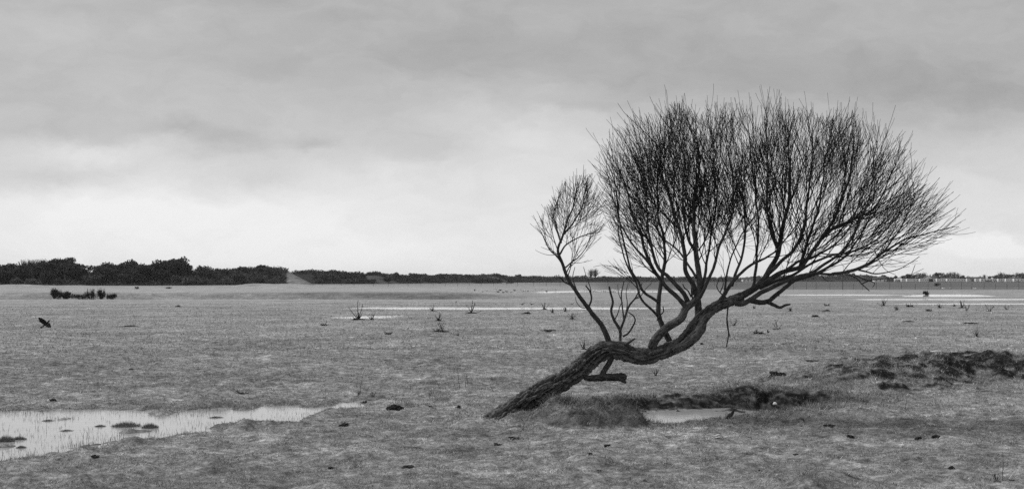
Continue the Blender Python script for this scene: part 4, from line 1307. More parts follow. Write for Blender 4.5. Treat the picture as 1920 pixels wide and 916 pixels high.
# ================================================================== birds
def bird_body(scale, m_list, two_tone=False, k=12):
    # profile along x : (x, radius_z, radius_y, z)
    pr = [(-0.50, .012, .05, .02), (-0.40, .02, .06, .03), (-0.30, .055, .07, .04), (-0.18, .10, .10, .03), (-0.02, .135, .125, .0), (0.12, .125, .115, .01), (0.24, .085, .08, .06),
          (0.31, .065, .06, .11), (0.37, .068, .062, .13), (0.42, .05, .045, .13), (0.45, .02, .018, .12), (0.52, .006, .006, .11)]
    an = np.arange(k) * 2 * math.pi / k
    V = np.array([[(x, ry * math.cos(a), z + rz * math.sin(a)) for a in an] for x, rz, ry, z in pr]) * scale
    n = len(pr); i = np.arange(n * k).reshape(n, k)
    fs = np.stack([i[:-1].ravel(), np.roll(i[:-1], -1, 1).ravel(), np.roll(i[1:], -1, 1).ravel(), i[1:].ravel()], 1)[:, ::-1]
    mid = None
    me = mesh_obj('body', V.reshape(-1, 3), [fs, i[[0]], i[[-1]][:, ::-1]], None, smooth=True, mats=m_list, link=True)
    if two_tone:
        for p in me.data.polygons:
            p.material_index = 1 if p.normal.z < -0.1 and p.center.x < 0.2 * scale else 0
    return me
def wing_mesh(name, scale, pts, th, m, parent):
    """a closed thin wing from an outline (x,y,z)"""
    P = np.array(pts) * scale; n = len(P)
    V = np.vstack([P + [0, 0, th * scale], P - [0, 0, th * scale]])
    i = np.arange(n); j = (i + 1) % n
    fs = [np.stack([i, j, j + n, i + n], 1)[:, ::-1], i[None, :], (i[::-1] + n)[None, :]]
    return mesh_obj(name, V, fs, m, parent)
def standing_bird(kind, loc, rz, scale, label, group, proto={}):
    if kind not in proto:
        e = empty('bird', loc, rz)
        if kind == 'gull':
            b = bird_body(1.0, [M['gull']])
            wm = M['gull_wing']; lm = M['stem_mid']
        elif kind == 'lapwing':
            b = bird_body(1.0, [M['crow'], M['gull']], True); wm = M['crow']; lm = M['crow']
        else:
            b = bird_body(1.0, [M['crow']]); wm = M['crow']; lm = M['crow']
        b.parent = e; b.location = (0, 0, 0.32)
        for s_ in (-1, 1):
            w_ = wing_mesh('wing', 1.0, [(0.18, 0.11 * s_, 0.08), (0.0, 0.145 * s_, 0.09), (-0.3, 0.09 * s_, 0.06), (-0.55, 0.03 * s_, 0.04), (-0.3, 0.11 * s_, 0.0), (0.0, 0.15 * s_, -0.02), (0.15, 0.125 * s_, 0.0)], 0.012, wm, e)
            w_.location = (0, 0, 0.32)
            T_ = Tubes(); T_.add([(0.0, 0.05 * s_, 0.22), (-0.02, 0.05 * s_, 0.1), (0.01, 0.05 * s_, 0.0), (0.07, 0.05 * s_, 0.0)], [.014, .012, .012, .008], 5); T_.build('leg', lm, e)
        if kind == 'lapwing':
            T_ = Tubes(); T_.add([(0.33, 0, 0.50), (0.26, 0, 0.55), (0.22, 0, 0.62)], [.012, .01, .004], 4); T_.build('crest', wm, e)
        proto[kind] = e; e.scale = (scale,) * 3
    else:
        src = proto[kind]
        e = src.copy(); COL.objects.link(e)
        for ch in list(src.children):
            c = ch.copy(); COL.objects.link(c); c.parent = e
        e.location = loc; e.rotation_euler = (0, 0, rz); e.scale = (scale,) * 3
    tag(e, label, 'bird', group)
    return e
rb = random.Random(4)
gulls = [(905, 547), (913, 546), (930, 542.5), (945, 548), (958, 547.5), (976, 542.5), (981, 546), (985, 545), (1004, 542.8), (1016, 542.5), (1042, 542.6)]
gl = 'white gull standing by the long strips of water on the far field'
for (px, py) in gulls:
    X, Y, h = place(px, py + 1.2)
    standing_bird('gull', (X, Y, h), rb.choice([0.2, 2.9, 0.5, 3.4]), 0.55, gl, 'gulls spread out by the far water')
for k in range(34):
    px = rb.choice([rb.uniform(1086, 1150), rb.uniform(1086, 1215), rb.uniform(1150, 1290)]); py = rb.uniform(544.2, 547.5)
    X, Y, h = place(px, py + 1.0)
    standing_bird('gull', (X, Y, h), rb.random() * 6.28, rb.uniform(0.5, 0.62), 'white gull in the dense flock on the far shallow water', 'gulls flocked on the shallow water')
for px, py in ((1769, 542.5), (1783, 541.5), (1827, 543.0)):
    X, Y, h = place(px, py + 0.8)
    standing_bird('gull', (X, Y, h), rb.random() * 6.28, 0.7, 'white gull near the wire fence on the right', 'gulls by the right fence')
for px, py, rz, lb in ((855, 568, 1.2, 'black and white lapwing standing alone behind the long water strip'), (979, 576.0, 0.3, 'leftmost of three lapwings on the long water strip'),
                       (997, 576.0, 2.9, 'middle one of three lapwings on the long water strip'), (1072, 576.0, 0.4, 'rightmost of three lapwings on the long water strip')):
    X, Y, h = place(px, py)
    standing_bird('lapwing', (X, Y, h), rz, 0.30, lb, 'lapwings by the long water strip')
for px, py in ((890, 545.5), (938, 545.5), (943, 547), (950, 546), (965, 546.5), (990, 546.5), (934, 548), (1025, 547.5)):
    X, Y, h = place(px, py + 1)
    standing_bird('crow', (X, Y, h), rb.random() * 6.28, 0.5, 'dark bird standing among the gulls on the far field', 'dark birds among the gulls')
# flying crow, low over the left field
Yc = 38.0; Xc = (87 - 960) / F * Yc; Zc = EYE - (607 - HZ) / F * Yc
e = empty('bird', (Xc, Yc, Zc)); tag(e, 'black crow in flight low over the left field with raised wings', 'bird')
b = bird_body(1.0, [M['crow']]); b.parent = e
wl = wing_mesh('wing', 1.0, [(0.16, 0.08, 0.04), (0.20, 0.40, 0.18), (0.10, 0.75, 0.34), (-0.02, 1.02, 0.44), (-0.12, 1.0, 0.42), (-0.10, 0.88, 0.38), (-0.22, 0.86, 0.36), (-0.18, 0.72, 0.30), (-0.30, 0.66, 0.26), (-0.25, 0.4, 0.15), (-0.22, 0.08, 0.04)], 0.012, M['crow'], e)
wr = wing_mesh('wing', 1.0, [(0.16, -0.08, 0.04), (0.22, -0.40, 0.10), (0.10, -0.72, 0.10), (-0.05, -0.95, 0.06), (-0.15, -0.92, 0.06), (-0.14, -0.80, 0.07), (-0.26, -0.76, 0.07), (-0.22, -0.62, 0.08), (-0.30, -0.5, 0.08), (-0.24, -0.3, 0.07), (-0.22, -0.08, 0.04)], 0.012, M['crow'], e)
tl = wing_mesh('tail', 1.0, [(-0.36, 0.05, 0.03), (-0.62, 0.14, 0.02), (-0.66, 0.05, 0.02), (-0.66, -0.05, 0.02), (-0.62, -0.14, 0.02), (-0.36, -0.05, 0.03)], 0.012, M['crow'], e)
e.scale = (0.31,) * 3
from mathutils import Euler
e.rotation_euler = (Matrix.Rotation(math.radians(30), 3, 'Y') @ Euler((math.radians(-10), math.radians(-55), math.radians(62))).to_matrix()).to_euler()

# ================================================================== shrubs and dunes
def leaf_cloud(name, clumps, n, size, m, seed, link=True, up=0.3):
    """crown of many small leaf-clump faces; clumps = [(x,y,z,rx,ry,rz)]"""
    rg = np.random.default_rng(seed)
    w = np.array([c[3] * c[4] + c[3] * c[5] for c in clumps]); w = w / w.sum()
    ci = rg.choice(len(clumps), n, p=w); C_ = np.array(clumps)[ci]
    d = rg.normal(0, 1, (n, 3)); d /= np.linalg.norm(d, axis=1)[:, None]
    rad = rg.random(n) ** 0.35
    rad *= 1 + 0.35 * n3(d[:, 0] * 2.5 + ci, d[:, 1] * 2.5, d[:, 2] * 2.5)
    P = C_[:, :3] + d * C_[:, 3:] * rad[:, None]
    P[:, 2] = np.maximum(P[:, 2], 0.0)
    a = rg.normal(0, 1, (n, 3)); a /= np.linalg.norm(a, axis=1)[:, None]
    b = np.cross(a, rg.normal(0, 1, (n, 3))); b /= np.linalg.norm(b, axis=1)[:, None]
    s = size * (0.5 + rg.random(n))[:, None]
    V = np.stack([P - a * s, P + b * s * .7, P + a * s, P - b * s * .7], 1).reshape(-1, 3)
    i = np.arange(n) * 4
    return mesh_obj(name, V, [np.stack([i, i + 1, i + 2, i + 3], 1)], m, link=link)

def shrub(px, py, wpx, hpx, label, seed, m='shrub', grp=None, n=900, dist=None, name='shrub', cat='shrub', base=0.0):
    if dist is None: X, Y, h = place(px, py)
    else: Y = dist; X = (px - 960) / F * Y; h = base
    s = Y / F; rw = wpx * s / 2; H = hpx * s
    rg = random.Random(seed); cl = []
    for k in range(9):
        cl.append((rg.uniform(-.65, .65) * rw, rg.uniform(-.5, .5) * rw, H * rg.uniform(.25, .6), rw * rg.uniform(.3, .5), rw * rg.uniform(.3, .5), H * rg.uniform(.25, .42)))
    o = leaf_cloud(name, cl, n, max(0.03, min(rw, H) * 0.055), M[m], seed)
    T_ = Tubes()
    for k in range(26):
        c = cl[k % 9]; T_.add([(c[0] * .3, c[1] * .3, 0), (c[0] * .8, c[1] * .8, H * .4), (c[0] * 1.1 + rg.gauss(0, c[3] * .5), c[1] + rg.gauss(0, c[3] * .5), H * rg.uniform(.75, 1.08))], [s * .5, s * .35, s * .2], 3)
    e = empty(name, (X, Y, h)); tag(e, label, cat, grp); o.name = 'foliage'; o.parent = e
    T_.build('twigs', M[m], e)['kind'] = 'stuff'
    return e
for k, a in enumerate([(101, 559, 34, 21, 'tallest dark gorse bush at the left end of the row on the left field'), (122, 559, 32, 16, 'second dark bush of the row on the left field'),
                       (152, 559.5, 40, 10, 'low wide bush in the middle of the row on the left field'), (170, 559.5, 24, 19, 'upright bush right of the low wide one on the left field'),
                       (190, 559.5, 20, 21, 'pointed dark bush near the right end of the row on the left field'), (208, 559.5, 22, 11, 'low bush ending the row on the left field')]):
    shrub(a[0], a[1], a[2], a[3], a[4], 600 + k, grp='bushes in a row on the left field', n=1500)
shrub(1736, 553, 15, 8, 'small round dark bush between the right-hand water strips', 620, n=1200)
shrub(1756, 536, 15, 6, 'small dark bush on the far dark field before the caravans', 621, m='crown')
shrub(257, 541.5, 10, 5, 'tiny pale bush on the sandy ground before the left wood', 622, m='scrub_pale', n=400)
shrub(316, 541, 14, 3.5, 'low flat bush on the sandy ground left of the middle', 623, m='scrub_pale', n=400)
shrub(72, 535.5, 6, 3, 'tiny dark bush on the sandy ground before the left wood', 624, n=300)

# skylines of the dunes : (px, top row, distance of the ridge, height of the scrub on it)
SKY_A = np.array([(-400, 502, 440, 5), (-120, 501, 440, 5), (0, 498, 440, 5), (60, 497, 440, 5), (125, 494, 440, 4.5), (190, 499, 440, 4.5), (230, 497, 440, 4.5), (280, 498, 440, 4), (335, 499, 450, 2.6), (400, 500.5, 470, 1.6),
         (430, 502, 480, 1.3), (460, 499.5, 480, 1.3), (500, 497, 480, 1.2), (520, 500, 480, 1.0), (532, 504, 480, 0.5), (538, 508, 480, 0), (552, 515, 472, 0), (568, 523, 460, 0), (582, 530, 445, 0), (590, 533, 440, 0)], float)
SKY_B = np.array([(500, 510, 600, 2), (548, 507, 600, 1.5), (590, 504.5, 600, 1.5), (620, 508, 600, 1.5), (655, 511, 610, 1.5), (690, 511, 620, 1.5), (712, 509, 640, 1.5), (745, 514, 680, 1.5), (775, 514, 720, 1.5), (800, 510.5, 760, 1.5), (819, 511, 760, 1.5), (870, 514, 800, 1.5), (900, 513, 820, 1.5),
         (930, 513, 850, 1.5), (960, 516.5, 900, 1.8), (1010, 515, 950, 2), (1060, 518, 1000, 2.5), (1150, 517, 1100, 3), (1300, 517.5, 1200, 3), (1400, 518.5, 1300, 3), (1480, 516, 1350, 3), (1530, 514, 1400, 3), (1600, 513, 1400, 3),
         (1640, 517, 1450, 3), (1700, 522, 1500, 3), (1920, 523.2, 1500, 3), (2400, 522, 1500, 3)], float)
def dune_xyz(S, ax, tt):
    """tt 0..1 from the front foot to the back of the ridge"""
    D = np.interp(ax, S[:, 0], S[:, 2]); top = np.interp(ax, S[:, 0], S[:, 1]); veg = np.interp(ax, S[:, 0], S[:, 3])
    Wd = 45 + 0.06 * D
    Y = D - Wd * (1 - tt); X = (ax - 960) / F * Y
    Hh = np.maximum(EYE - (top - HZ) / F * D - veg, 0.0)
    pr = np.sin(np.clip(tt * 1.15, 0, 1) * math.pi / 2) ** 1.1 * (1 - 0.5 * sstep(0.88, 1.0, tt))
    fr = np.clip(1.15 * tt, 0, 1)
    h = Hh * pr * (1 + (0.22 * n2(X * 0.05, Y * 0.05) + 0.10 * n2(X * 0.14, Y * 0.14)) * (1 - fr * 0.8))
    return X, Y, h
md = bpy.data.materials.new('dune_scrub'); md.use_nodes = True
q = NT(md.node_tree); b = md.node_tree.nodes['Principled BSDF']; b.inputs['Roughness'].default_value = 1; b.inputs['Specular IOR Level'].default_value = 0.05
gm = q.n('ShaderNodeNewGeometry')
nz = q.noise(gm.outputs['Position'], 0.25, 6, 0.75)
c0 = q.ramp(nz, [(0.35, 0.012), (0.65, 0.04)]); c1 = q.ramp(nz, [(0.38, 0.05), (0.5, 0.15), (0.62, 0.24)])
mx = q.n('ShaderNodeMix', data_type='FLOAT'); q.link(q.n('ShaderNodeAttribute', attribute_name='sand').outputs['Fac'], mx.inputs[0]); q.link(c0, mx.inputs[2]); q.link(c1, mx.inputs[3])
q.link(mx.outputs[0], b.inputs['Base Color'])
def dune_sheet(S, sandy, label):
    axs = np.arange(S[0, 0], S[-1, 0], 3.0); NT_ = 30
    A2, T2 = np.meshgrid(axs, np.linspace(0, 1, NT_), indexing='ij')
    Xd, Yd, Hd = dune_xyz(S, A2, T2)
    Hd = np.where(T2 == 0, -0.5, Hd)
    i = np.arange(len(axs) * NT_).reshape(len(axs), NT_)
    qd = np.stack([i[:-1, :-1].ravel(), i[1:, :-1].ravel(), i[1:, 1:].ravel(), i[:-1, 1:].ravel()], 1)
    if sandy: sand = sstep(536, 540, A2 + 2 * n2(Xd * .2, Yd * .2))
    else: sand = 0.50 * np.clip(fbm(Xd, Yd, 0.02, 3) * 2.5 - 0.05, 0, 1) * sstep(640, 700, A2) * (1 - sstep(1040, 1120, A2))
    o = mesh_obj('dunes', np.stack([Xd, Yd, Hd], -1).reshape(-1, 3), [qd], md, smooth=True, attrs={'sand': sand.ravel()})
    tag(o, label, 'dunes', kind='structure')
dune_sheet(SKY_A, True, 'dark scrub covered dune ending in a pale sand slope on the left horizon')
dune_sheet(SKY_B, False, 'lower scrub covered dunes along the middle and right horizon')
def dune_at(ax, tt):
    S = SKY_A if ax < 545 else SKY_B
    X, Y, h = dune_xyz(S, np.array([float(ax)]), np.array([float(tt)]))
    return float(X[0]), float(Y[0]), float(h[0])
# bush and tree prototypes (shared meshes)
def far_proto(kind, seed):
    rg = random.Random(seed)
    if kind == 'bush':
        cl = [(rg.uniform(-1.6, 1.6), rg.uniform(-1.2, 1.2), rg.uniform(.5, 1.2), rg.uniform(.9, 1.6), rg.uniform(.9, 1.5), rg.uniform(.8, 1.3)) for _ in range(6)]
        return [leaf_cloud('bush_crown', cl, 700, 0.26, M['scrub'], seed, False).data]
    if kind == 'pale':
        cl = [(rg.uniform(-1.2, 1.2), rg.uniform(-1.0, 1.0), rg.uniform(.6, 1.2), rg.uniform(.9, 1.4), rg.uniform(.9, 1.3), rg.uniform(.8, 1.2)) for _ in range(4)]
        return [leaf_cloud('bush_crown', cl, 600, 0.2, M['scrub_pale'], seed, False).data]
    if kind in ('tree', 'wide'):
        wd = 1.35 if kind == 'wide' else 1.0
        cl = [(rg.uniform(-1.8, 1.8) * wd, rg.uniform(-1.5, 1.5), rg.uniform(0.9, 4.3), rg.uniform(.9, 1.7) * wd, rg.uniform(.9, 1.6), rg.uniform(.6, 1.2)) for _ in range(11)]
        a = leaf_cloud('crown', cl, 1500, 0.24, M['crown'], seed, False).data
    else:  # bare fan of branches
        T_ = Tubes()
        for k in range(150):
            an = rg.gauss(0, .5); az = rg.random() * 6.28; L_ = rg.uniform(2.2, 4.2)
            p0 = np.array([0, 0, 1.4]); d0 = np.array([math.sin(an) * math.cos(az), math.sin(an) * math.sin(az), math.cos(an)])
            p1 = p0 + d0 * L_ * .5; p2 = p1 + (d0 + np.array([rg.gauss(0, .2), rg.gauss(0, .2), .25])) * L_ * .5
            T_.add([p0, p1, p2], [0.06, .045, .03], 3, False)
        a = T_.build('crown', M['crown_bare'], link=False).data
    T_ = Tubes()
    T_.add([(0, 0, -0.5), (.1, 0, 1.2), (-.1, .1, 2.6)], [.28, .2, .12], 7)
    T_.add([(.1, 0, 1.2), (.8, .2, 2.6)], [.12, .06], 5); T_.add([(.0, 0, 1.5), (-.8, -.2, 2.9)], [.12, .06], 5)
    return [a, T_.build('trunk', M['trunk_far'], link=False).data]
PR = {}
for kd, n in (('bush', 5), ('pale', 3), ('tree', 5), ('wide', 4), ('bare', 3)):
    PR[kd] = [far_proto(kd, 700 + 31 * k + len(kd)) for k in range(n)]
def far_put(kind, X, Y, h, s, label, cat, group, rr_, sz=1.0):
    if Y > 1285 and kind == 'bare' and h == 0: s *= 0.72
    d = rr_.choice(PR[kind])
    if len(d) == 1:
        e = bpy.data.objects.new('bush', d[0]); COL.objects.link(e)
    else:
        e = bpy.data.objects.new('tree', None); COL.objects.link(e)
        for dd, nm in zip(d, ('crown', 'trunk')):
            c = bpy.data.objects.new(nm, dd); COL.objects.link(c); c.parent = e
    e.location = (X, Y, h - 0.3); e.rotation_euler = (0, 0, rr_.random() * 6.28); e.scale = (s, s, s * sz)
    tag(e, label, cat, group)
    return e
rf = random.Random(21)
# wood on the left dunes
for k in range(105):
    ax = rf.uniform(-60, 345); tt = rf.uniform(0.08, 0.95)
    X, Y, h = dune_at(ax, tt)
    kd = rf.choice(['tree', 'wide', 'tree'])
    far_put(kd, X, Y, h, rf.uniform(0.75, 1.25), 'dark evergreen tree in the dense wood on the left dunes', 'tree', 'trees of the left wood', rf, rf.uniform(.85, 1.15))
X, Y, h = dune_at(127, 0.9); far_put('tree', X, Y, h + 1.2, 1.1, 'highest dark tree standing out above the left wood', 'tree', 'trees of the left wood', rf, 1.1)
for ax in (45, 55, 62, 72, 82, 110):
    X, Y, h = dune_at(ax, 0.95); far_put('bare', X, Y, h + 1.0, 1.15, 'bare thin tree rising above the left wood skyline', 'tree', 'bare trees above the left wood', rf)
# scrub on the dunes
for k in range(150):
    ax = rf.choice([rf.uniform(320, 540), rf.uniform(585, 1050), rf.uniform(585, 1050), rf.uniform(585, 800)])
    tt = rf.uniform(0.02, 1.0)
    if 528 < ax < 552: continue
    if 552 <= ax < 590: tt = 0.7 + 0.3 * tt
    X, Y, h = dune_at(ax, tt)
    f_ = float(fbm(np.array([X]), np.array([Y]), 0.02, 3)[0])
    if ax > 680 and f_ > 0.15 and rf.random() < 0.8: continue
    s = rf.uniform(0.6, 1.15) * (1 + 0.15 * (Y - 450) / 300)
    far_put('bush', X, Y, h, s, 'dark rounded bush in the scrub that covers the dunes', 'bush', 'scrub bushes on the dunes', rf)
for k in range(26):
    ax = rf.choice([rf.uniform(-20, 330), rf.uniform(330, 525), rf.uniform(600, 1000)]); X, Y, h = dune_at(ax, rf.uniform(0.0, 0.5))
    far_put('pale', X, Y - 1, h + 0.8, rf.uniform(0.9, 1.4), 'greyish leafless bush among the dark scrub of the dunes', 'bush', 'greyish bushes among the dune scrub', rf)
for ax, tt, lb in ((350, .0, 'pale bush at the right foot of the left wood, left one'), (378, .0, 'largest pale bush at the foot of the dark dune'), (392, .02, 'pale bush touching the largest pale one'), (423, .05, 'small pale bush alone on the dark dune foot'),
                   (485, .1, 'pale bush high on the flank of the dark dune'), (520, .1, 'pale bush left of the sand slope'), (515, .0, 'pale low bush at the foot left of the sand slope'), (600, .05, 'pale bush right of the sand slope'),
                   (652, .0, 'pale rounded bush at the foot of the second dune'), (35, .0, 'pale bush at the foot of the left wood near the border'), (67, .0, 'pale bush at the foot of the left wood, right of the border one'), (260, .3, 'pale bush within the left wood')):
    X, Y, h = dune_at(ax, tt); far_put('pale', X, Y - 2, max(h, 0.3), 1.25, lb, 'bush', 'pale bushes at the foot of the dunes', rf)
for k in range(14):
    ax = rf.uniform(780, 970)
    D = rf.uniform(640, 680); far_put('bush', (ax - 960) / F * D, D, 0.4, 1.1, 'dark bush of the low thicket in front of the middle dunes', 'bush', 'low thicket before the middle dunes', rf)
# far dark line of scrub and trees to the right
for k in range(60):
    ax = rf.uniform(1050, 1660); tt = rf.uniform(0.3, 1.0)
    X, Y, h = dune_at(ax, tt)
    far_put('bush', X, Y, h, rf.uniform(1.3, 2.0), 'dark bush of the far scrub line behind the tree', 'bush', 'far scrub line behind the tree', rf)
for ax, s, lb in ((1108, 1.5, 'bare tree clump above the far scrub, left of the tree crown'), (1116, 1.6, 'bare tree beside the clump above the far scrub')):
    X, Y, h = dune_at(ax, .8); far_put('bare', X, Y, h, s, lb, 'tree', 'bare trees above the far scrub', rf)

# low scrub that covers the dunes as one mass
cl = []
for k in range(2600):
    ax = rf.choice([rf.uniform(-120, 530), rf.uniform(-40, 530), rf.uniform(520, 1060), rf.uniform(560, 1060)]); tt = rf.uniform(0.0, 0.92)
    X, Y, h = dune_at(ax, tt)
    if 533 < ax < 552: continue
    if ax < 592 and ax > 545: tt = 0.6 + 0.4 * tt; X, Y, h = dune_at(ax, tt)
    f_ = float(fbm(np.array([X]), np.array([Y]), 0.02, 3)[0])
    if ax > 640 and f_ > 0.08: continue
    k_ = Y / 480
    cl.append((X, Y, h + 0.1, rf.uniform(1.4, 3.2) * k_, rf.uniform(1.2, 2.6) * k_, rf.uniform(.5, 1.3) * k_ ** .5))
o = leaf_cloud('scrub', cl, 110000, 0.26, M['scrub'], 902)
tag(o, 'dense low scrub carpeting the left and middle dunes', 'scrub', kind='stuff')
# the rest of the far scrub reads as one mass
cl = []
for k in range(330):
    ax = rf.uniform(1040, 1680); X, Y, h = dune_at(ax, rf.uniform(0.2, 1.0))
    cl.append((X, Y, h + 0.8, rf.uniform(3, 5), rf.uniform(2, 4), rf.uniform(1.2, 2.4)))
for k in range(140):
    ax = rf.uniform(1640, 2150); Y = rf.uniform(1240, 1340); cl.append(((ax - 960) / F * Y, Y, .8, rf.uniform(3, 5), rf.uniform(2, 4), rf.uniform(1.0, 1.9)))
o = leaf_cloud('scrub', cl, 60000, 0.38, M['scrub'], 901)
tag(o, 'dense dark scrub along the far horizon', 'scrub', kind='stuff')

# ================================================================== village on the right
VIL = [(1655, 'tree', 1.5), (1662, 'wide', 1.4), (1676, 'tree', 1.3), (1698, 'wide', 1.6), (1706, 'tree', 1.7), (1718, 'tree', 1.8), (1728, 'tree', 1.9), (1733, 'bare', 2.4), (1753, 'tree', 1.9), (1760, 'tree', 2.0), (1768, 'wide', 1.5), (1776, 'bare', 2.3), (1782, 'bare', 2.5), (1789, 'bare', 2.5), (1796, 'bare', 2.3),
       (1803, 'tree', 1.4), (1812, 'wide', 1.2), (1826, 'wide', 1.1), (1838, 'tree', 1.2), (1846, 'bare', 1.9), (1856, 'tree', 1.2), (1866, 'wide', 1.3), (1873, 'tree', 1.8), (1877, 'bare', 2.5), (1884, 'tree', 1.8), (1891, 'tree', 1.7), (1898, 'tree', 1.6), (1907, 'bare', 2.4), (1913, 'tree', 1.8), (1919, 'tree', 2.0),
       (1935, 'tree', 1.7), (1950, 'wide', 1.7), (1970, 'tree', 1.6), (1990, 'tree', 1.8), (1628, 'wide', 1.5), (1640, 'tree', 1.3)]
for ax, kd, s in VIL:
    Y = rf.uniform(1290, 1330); X = (ax - 960) / F * Y
    far_put(kd, X, Y, 0, s, 'bare winter tree among the village roofs on the right' if kd == 'bare' else 'dark bushy tree among the village roofs on the right', 'tree',
            'bare trees of the village' if kd == 'bare' else 'dark trees of the village', rf)
for k in range(30):
    ax = rf.uniform(1650, 1930); Y = rf.uniform(1185, 1200) if k % 5 == 0 else rf.uniform(1262, 1330); X = (ax - 960) / F * Y
    far_put('bush', X, Y, 0, rf.uniform(1.0, 1.5) if Y > 1260 else rf.uniform(.5, .8), 'low dark bush of the village hedge on the right', 'bush', 'village hedge bushes', rf)

def box(bmv, x0, x1, y0, y1, z0, z1):
    n = len(bmv[0])
    bmv[0] += [(x0, y0, z0), (x1, y0, z0), (x1, y1, z0), (x0, y1, z0), (x0, y0, z1), (x1, y0, z1), (x1, y1, z1), (x0, y1, z1)]
    for f in ((0, 3, 2, 1), (4, 5, 6, 7), (0, 1, 5, 4), (1, 2, 6, 5), (2, 3, 7, 6), (3, 0, 4, 7)): bmv[1].append([n + a for a in f])
def bbuild(name, bmv, m, parent):
    return mesh_obj(name, np.array(bmv[0]), [np.array(bmv[1])], m, parent)
def house(ax, w, hw, hr, label, gable=False, wall='wallw', Y=1238):
    X = (ax - 960) / F * Y
    e = empty('house', (X, Y, 0)); tag(e, label, 'house', 'village houses')
    d = 7.0; th = 0.0
    b = [[], []]; box(b, -w / 2, w / 2, 0, d, -0.3, hw)
    bo = bbuild('wall', b, M[wall], e)
    if gable:   # gable end towards the marsh
        V = [(-w/2 - .3, -.3, hw - .1), (w/2 + .3, -.3, hw - .1), (0, -.3, hw + hr), (-w/2 - .3, d + .3, hw - .1), (w/2 + .3, d + .3, hw - .1), (0, d + .3, hw + hr)]
        V2 = [(-w/2, -.05, hw), (w/2, -.05, hw), (0, -.05, hw + hr - .35)]
        ro = mesh_obj('roof', np.array(V), [np.array([(0, 3, 5, 2), (1, 2, 5, 4), (0, 1, 4, 3)]), np.array([(3, 4, 5)])], M['roof'], e)
        mesh_obj('gable', np.array([(-w/2, -.31, hw), (w/2, -.31, hw), (0, -.31, hw + hr - .3), (-w/2, .2, hw), (w/2, .2, hw), (0, .2, hw + hr - .3)]), [np.array([(0, 1, 2), (5, 4, 3)])], M[wall], e)
    else:
        V = [(-w/2 - .3, -.4, hw - .1), (w/2 + .3, -.4, hw - .1), (w/2 + .3, d + .4, hw - .1), (-w/2 - .3, d + .4, hw - .1), (-w/2 - .3, d/2, hw + hr), (w/2 + .3, d/2, hw + hr)]
        ro = mesh_obj('roof', np.array(V), [np.array([(0, 1, 5, 4), (2, 3, 4, 5), (0, 3, 2, 1)]), np.array([(1, 2, 5), (3, 0, 4)])], M['roof'], e)
    c = [[], []]; box(c, w * .25, w * .25 + .9, d / 2 - .5, d / 2 + .5, hw + hr * .3, hw + hr + 1.0)
    bbuild('chimney', c, M['wallg'], ro)
    nw = max(2, int(w / 3.2))
    for k in range(nw):
        x = -w / 2 + (k + .5) * w / nw
        c = [[], []]; box(c, x - .6, x + .6, -.06, .1, 0.9, 2.1); bbuild('window', c, M['glass'], e)
    return e
house(1741, 9, 3.0, 3.2, 'white house with a pointed gable, tallest in the village', True)
house(1749, 9, 3.4, 2.2, 'long white house joined to the pointed gable on its right')
house(1778, 12, 2.4, 1.8, 'low grey roofed house right of the white gable', wall='wallg')
house(1833, 13, 2.6, 2.2, 'low house with a dark roof in the middle of the village', wall='wallg')
house(1651, 12, 2.8, 2.0, 'small white house glimpsed behind the drooping twigs', Y=1250)
house(1608, 14, 4.0, 3.0, 'large house on the rise behind the tree branches', wall='wallg', Y=1330)
house(1622, 9, 5.0, 2.2, 'tall narrow house right of the large one on the rise', wall='wallg', Y=1332)
house(1905, 11, 2.8, 1.8, 'white house near the right border', Y=1240)
house(1403, 10, 2.6, 1.6, 'pale small house glimpsed between the middle branches', Y=1180)
PRC = {}
def caravan(ax, w, Y, label):
    X = (ax - 960) / F * Y
    if not PRC:
        e = empty('caravan', (X, Y, 0))
        pr = [(-5, .5), (5, .5), (5.05, 2.6), (4.7, 3.0), (-4.7, 3.0), (-5.05, 2.6)]
        V = [(x, y, z) for y in (0, 3) for x, z in pr]; n = 6
        i = np.arange(n); j = (i + 1) % n
        mesh_obj('body', np.array(V), [np.stack([i, j, j + n, i + n], 1)[:, ::-1], i[None, ::1], (i[::-1] + n)[None, :]], M['caravan'], e)
        for x in (-3.6, -1.2, 1.6, 3.7):
            c = [[], []]; box(c, x - .55, x + .55, -.05, .08, 1.4, 2.2); bbuild('window', c, M['glass'], e)
        c = [[], []]; box(c, -4.8, 4.8, .3, 2.7, -.1, .49); bbuild('skirt', c, M['wallg'], e)
        PRC['p'] = e
    else:
        s = PRC['p']; e = s.copy(); COL.objects.link(e)
        for ch in list(s.children):
            c = ch.copy(); COL.objects.link(c); c.parent = e
        e.location = (X, Y, 0)
    e.scale = (w / 10, 1, 1)
    tag(e, label, 'caravan', 'white caravans before the village')
for k, (ax, w) in enumerate([(1706, 7), (1723, 10), (1733, 7), (1801, 9), (1812, 8), (1822, 9), (1838, 9), (1850, 12), (1868, 8), (1880, 10), (1893, 9), (1912, 9), (1686, 7), (1697, 6), (1765, 8), (1785, 9), (1930, 9), (1943, 9)]):
    caravan(ax, w * (0.8 + 0.5 * ((k * 29) % 10) / 10), 1205 + (k * 37) % 50, 'white static caravan in the row before the village on the right')

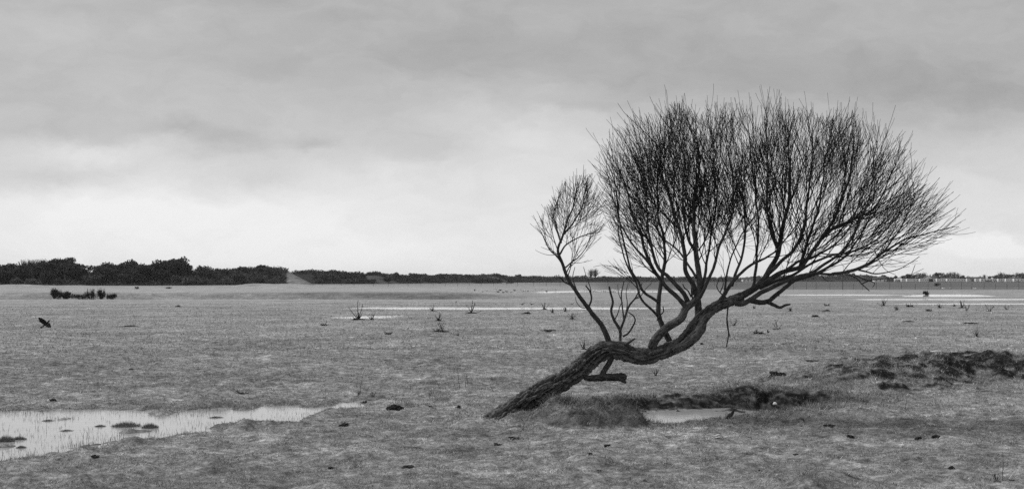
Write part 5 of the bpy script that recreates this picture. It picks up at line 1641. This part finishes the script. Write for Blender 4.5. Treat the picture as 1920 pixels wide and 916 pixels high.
# ================================================================== fences
def fence(pxs, Y, h, label, tall=None, wires=2):
    e = empty('fence', ((pxs[0] - 960) / F * Y, Y, 0)); tag(e, label, 'fence')
    ox = e.location.x; s = Y / F
    for k, a in enumerate(pxs):
        T_ = Tubes(); H = h * (1.0 + 0.1 * math.sin(k * 7.3))
        r = 0.30 * s
        if tall and a in tall: H = tall[a]; r = 0.5 * s
        x = (a - 960) / F * Y - ox
        z0 = hgt(x + ox, Y)
        T_.add([(x, 0, z0 - .2), (x + .02, 0, z0 + H)], [r, r * .9], 6); T_.build('post', M['post'], e)
    T_ = Tubes()
    for k in range(wires):
        z = h * (0.45 + 0.42 * k)
        T_.add([((a - 960) / F * Y - ox, 0, z + 0.1) for a in pxs], [0.006 * Y / 100] * len(pxs), 3, False)
    T_.build('wire', M['wire'], e)
fence([1488, 1512, 1530, 1556, 1580, 1600, 1617, 1643, 1668, 1690, 1716, 1740, 1763, 1783, 1803, 1822, 1845, 1866, 1888, 1910, 1932, 1955], 215, 1.1, 'thin post and wire fence along the dark field on the right', {1580: 2.6})
fence([604, 640, 664, 700, 728, 765, 789, 812, 835, 858, 880, 902, 925, 950, 970, 1000, 1024, 1050, 1075, 1100, 1140, 1180, 1220, 1260, 1300, 1340, 1380, 1420, 1460], 345, 1.15, 'thin distant post fence before the middle dunes')

# ================================================================== haze
hz = [[], []]; box(hz, -3700, 3700, -3700, 3700, -2.5, 30)
ho = mesh_obj('haze', np.array(hz[0]), [np.array(hz[1])], None, mats=[])
mh_ = bpy.data.materials.new('haze_air'); mh_.use_nodes = True
for nd in list(mh_.node_tree.nodes): mh_.node_tree.nodes.remove(nd)
q = NT(mh_.node_tree); ou = q.n('ShaderNodeOutputMaterial'); pv = q.n('ShaderNodeVolumePrincipled')
pv.inputs['Color'].default_value = (0.95, 0.95, 0.95, 1); pv.inputs['Density'].default_value = 0.00007
q.link(pv.outputs[0], ou.inputs['Volume'])
ho.data.materials.append(mh_)
tag(ho, 'thin winter haze over the marsh', 'haze', kind='stuff')
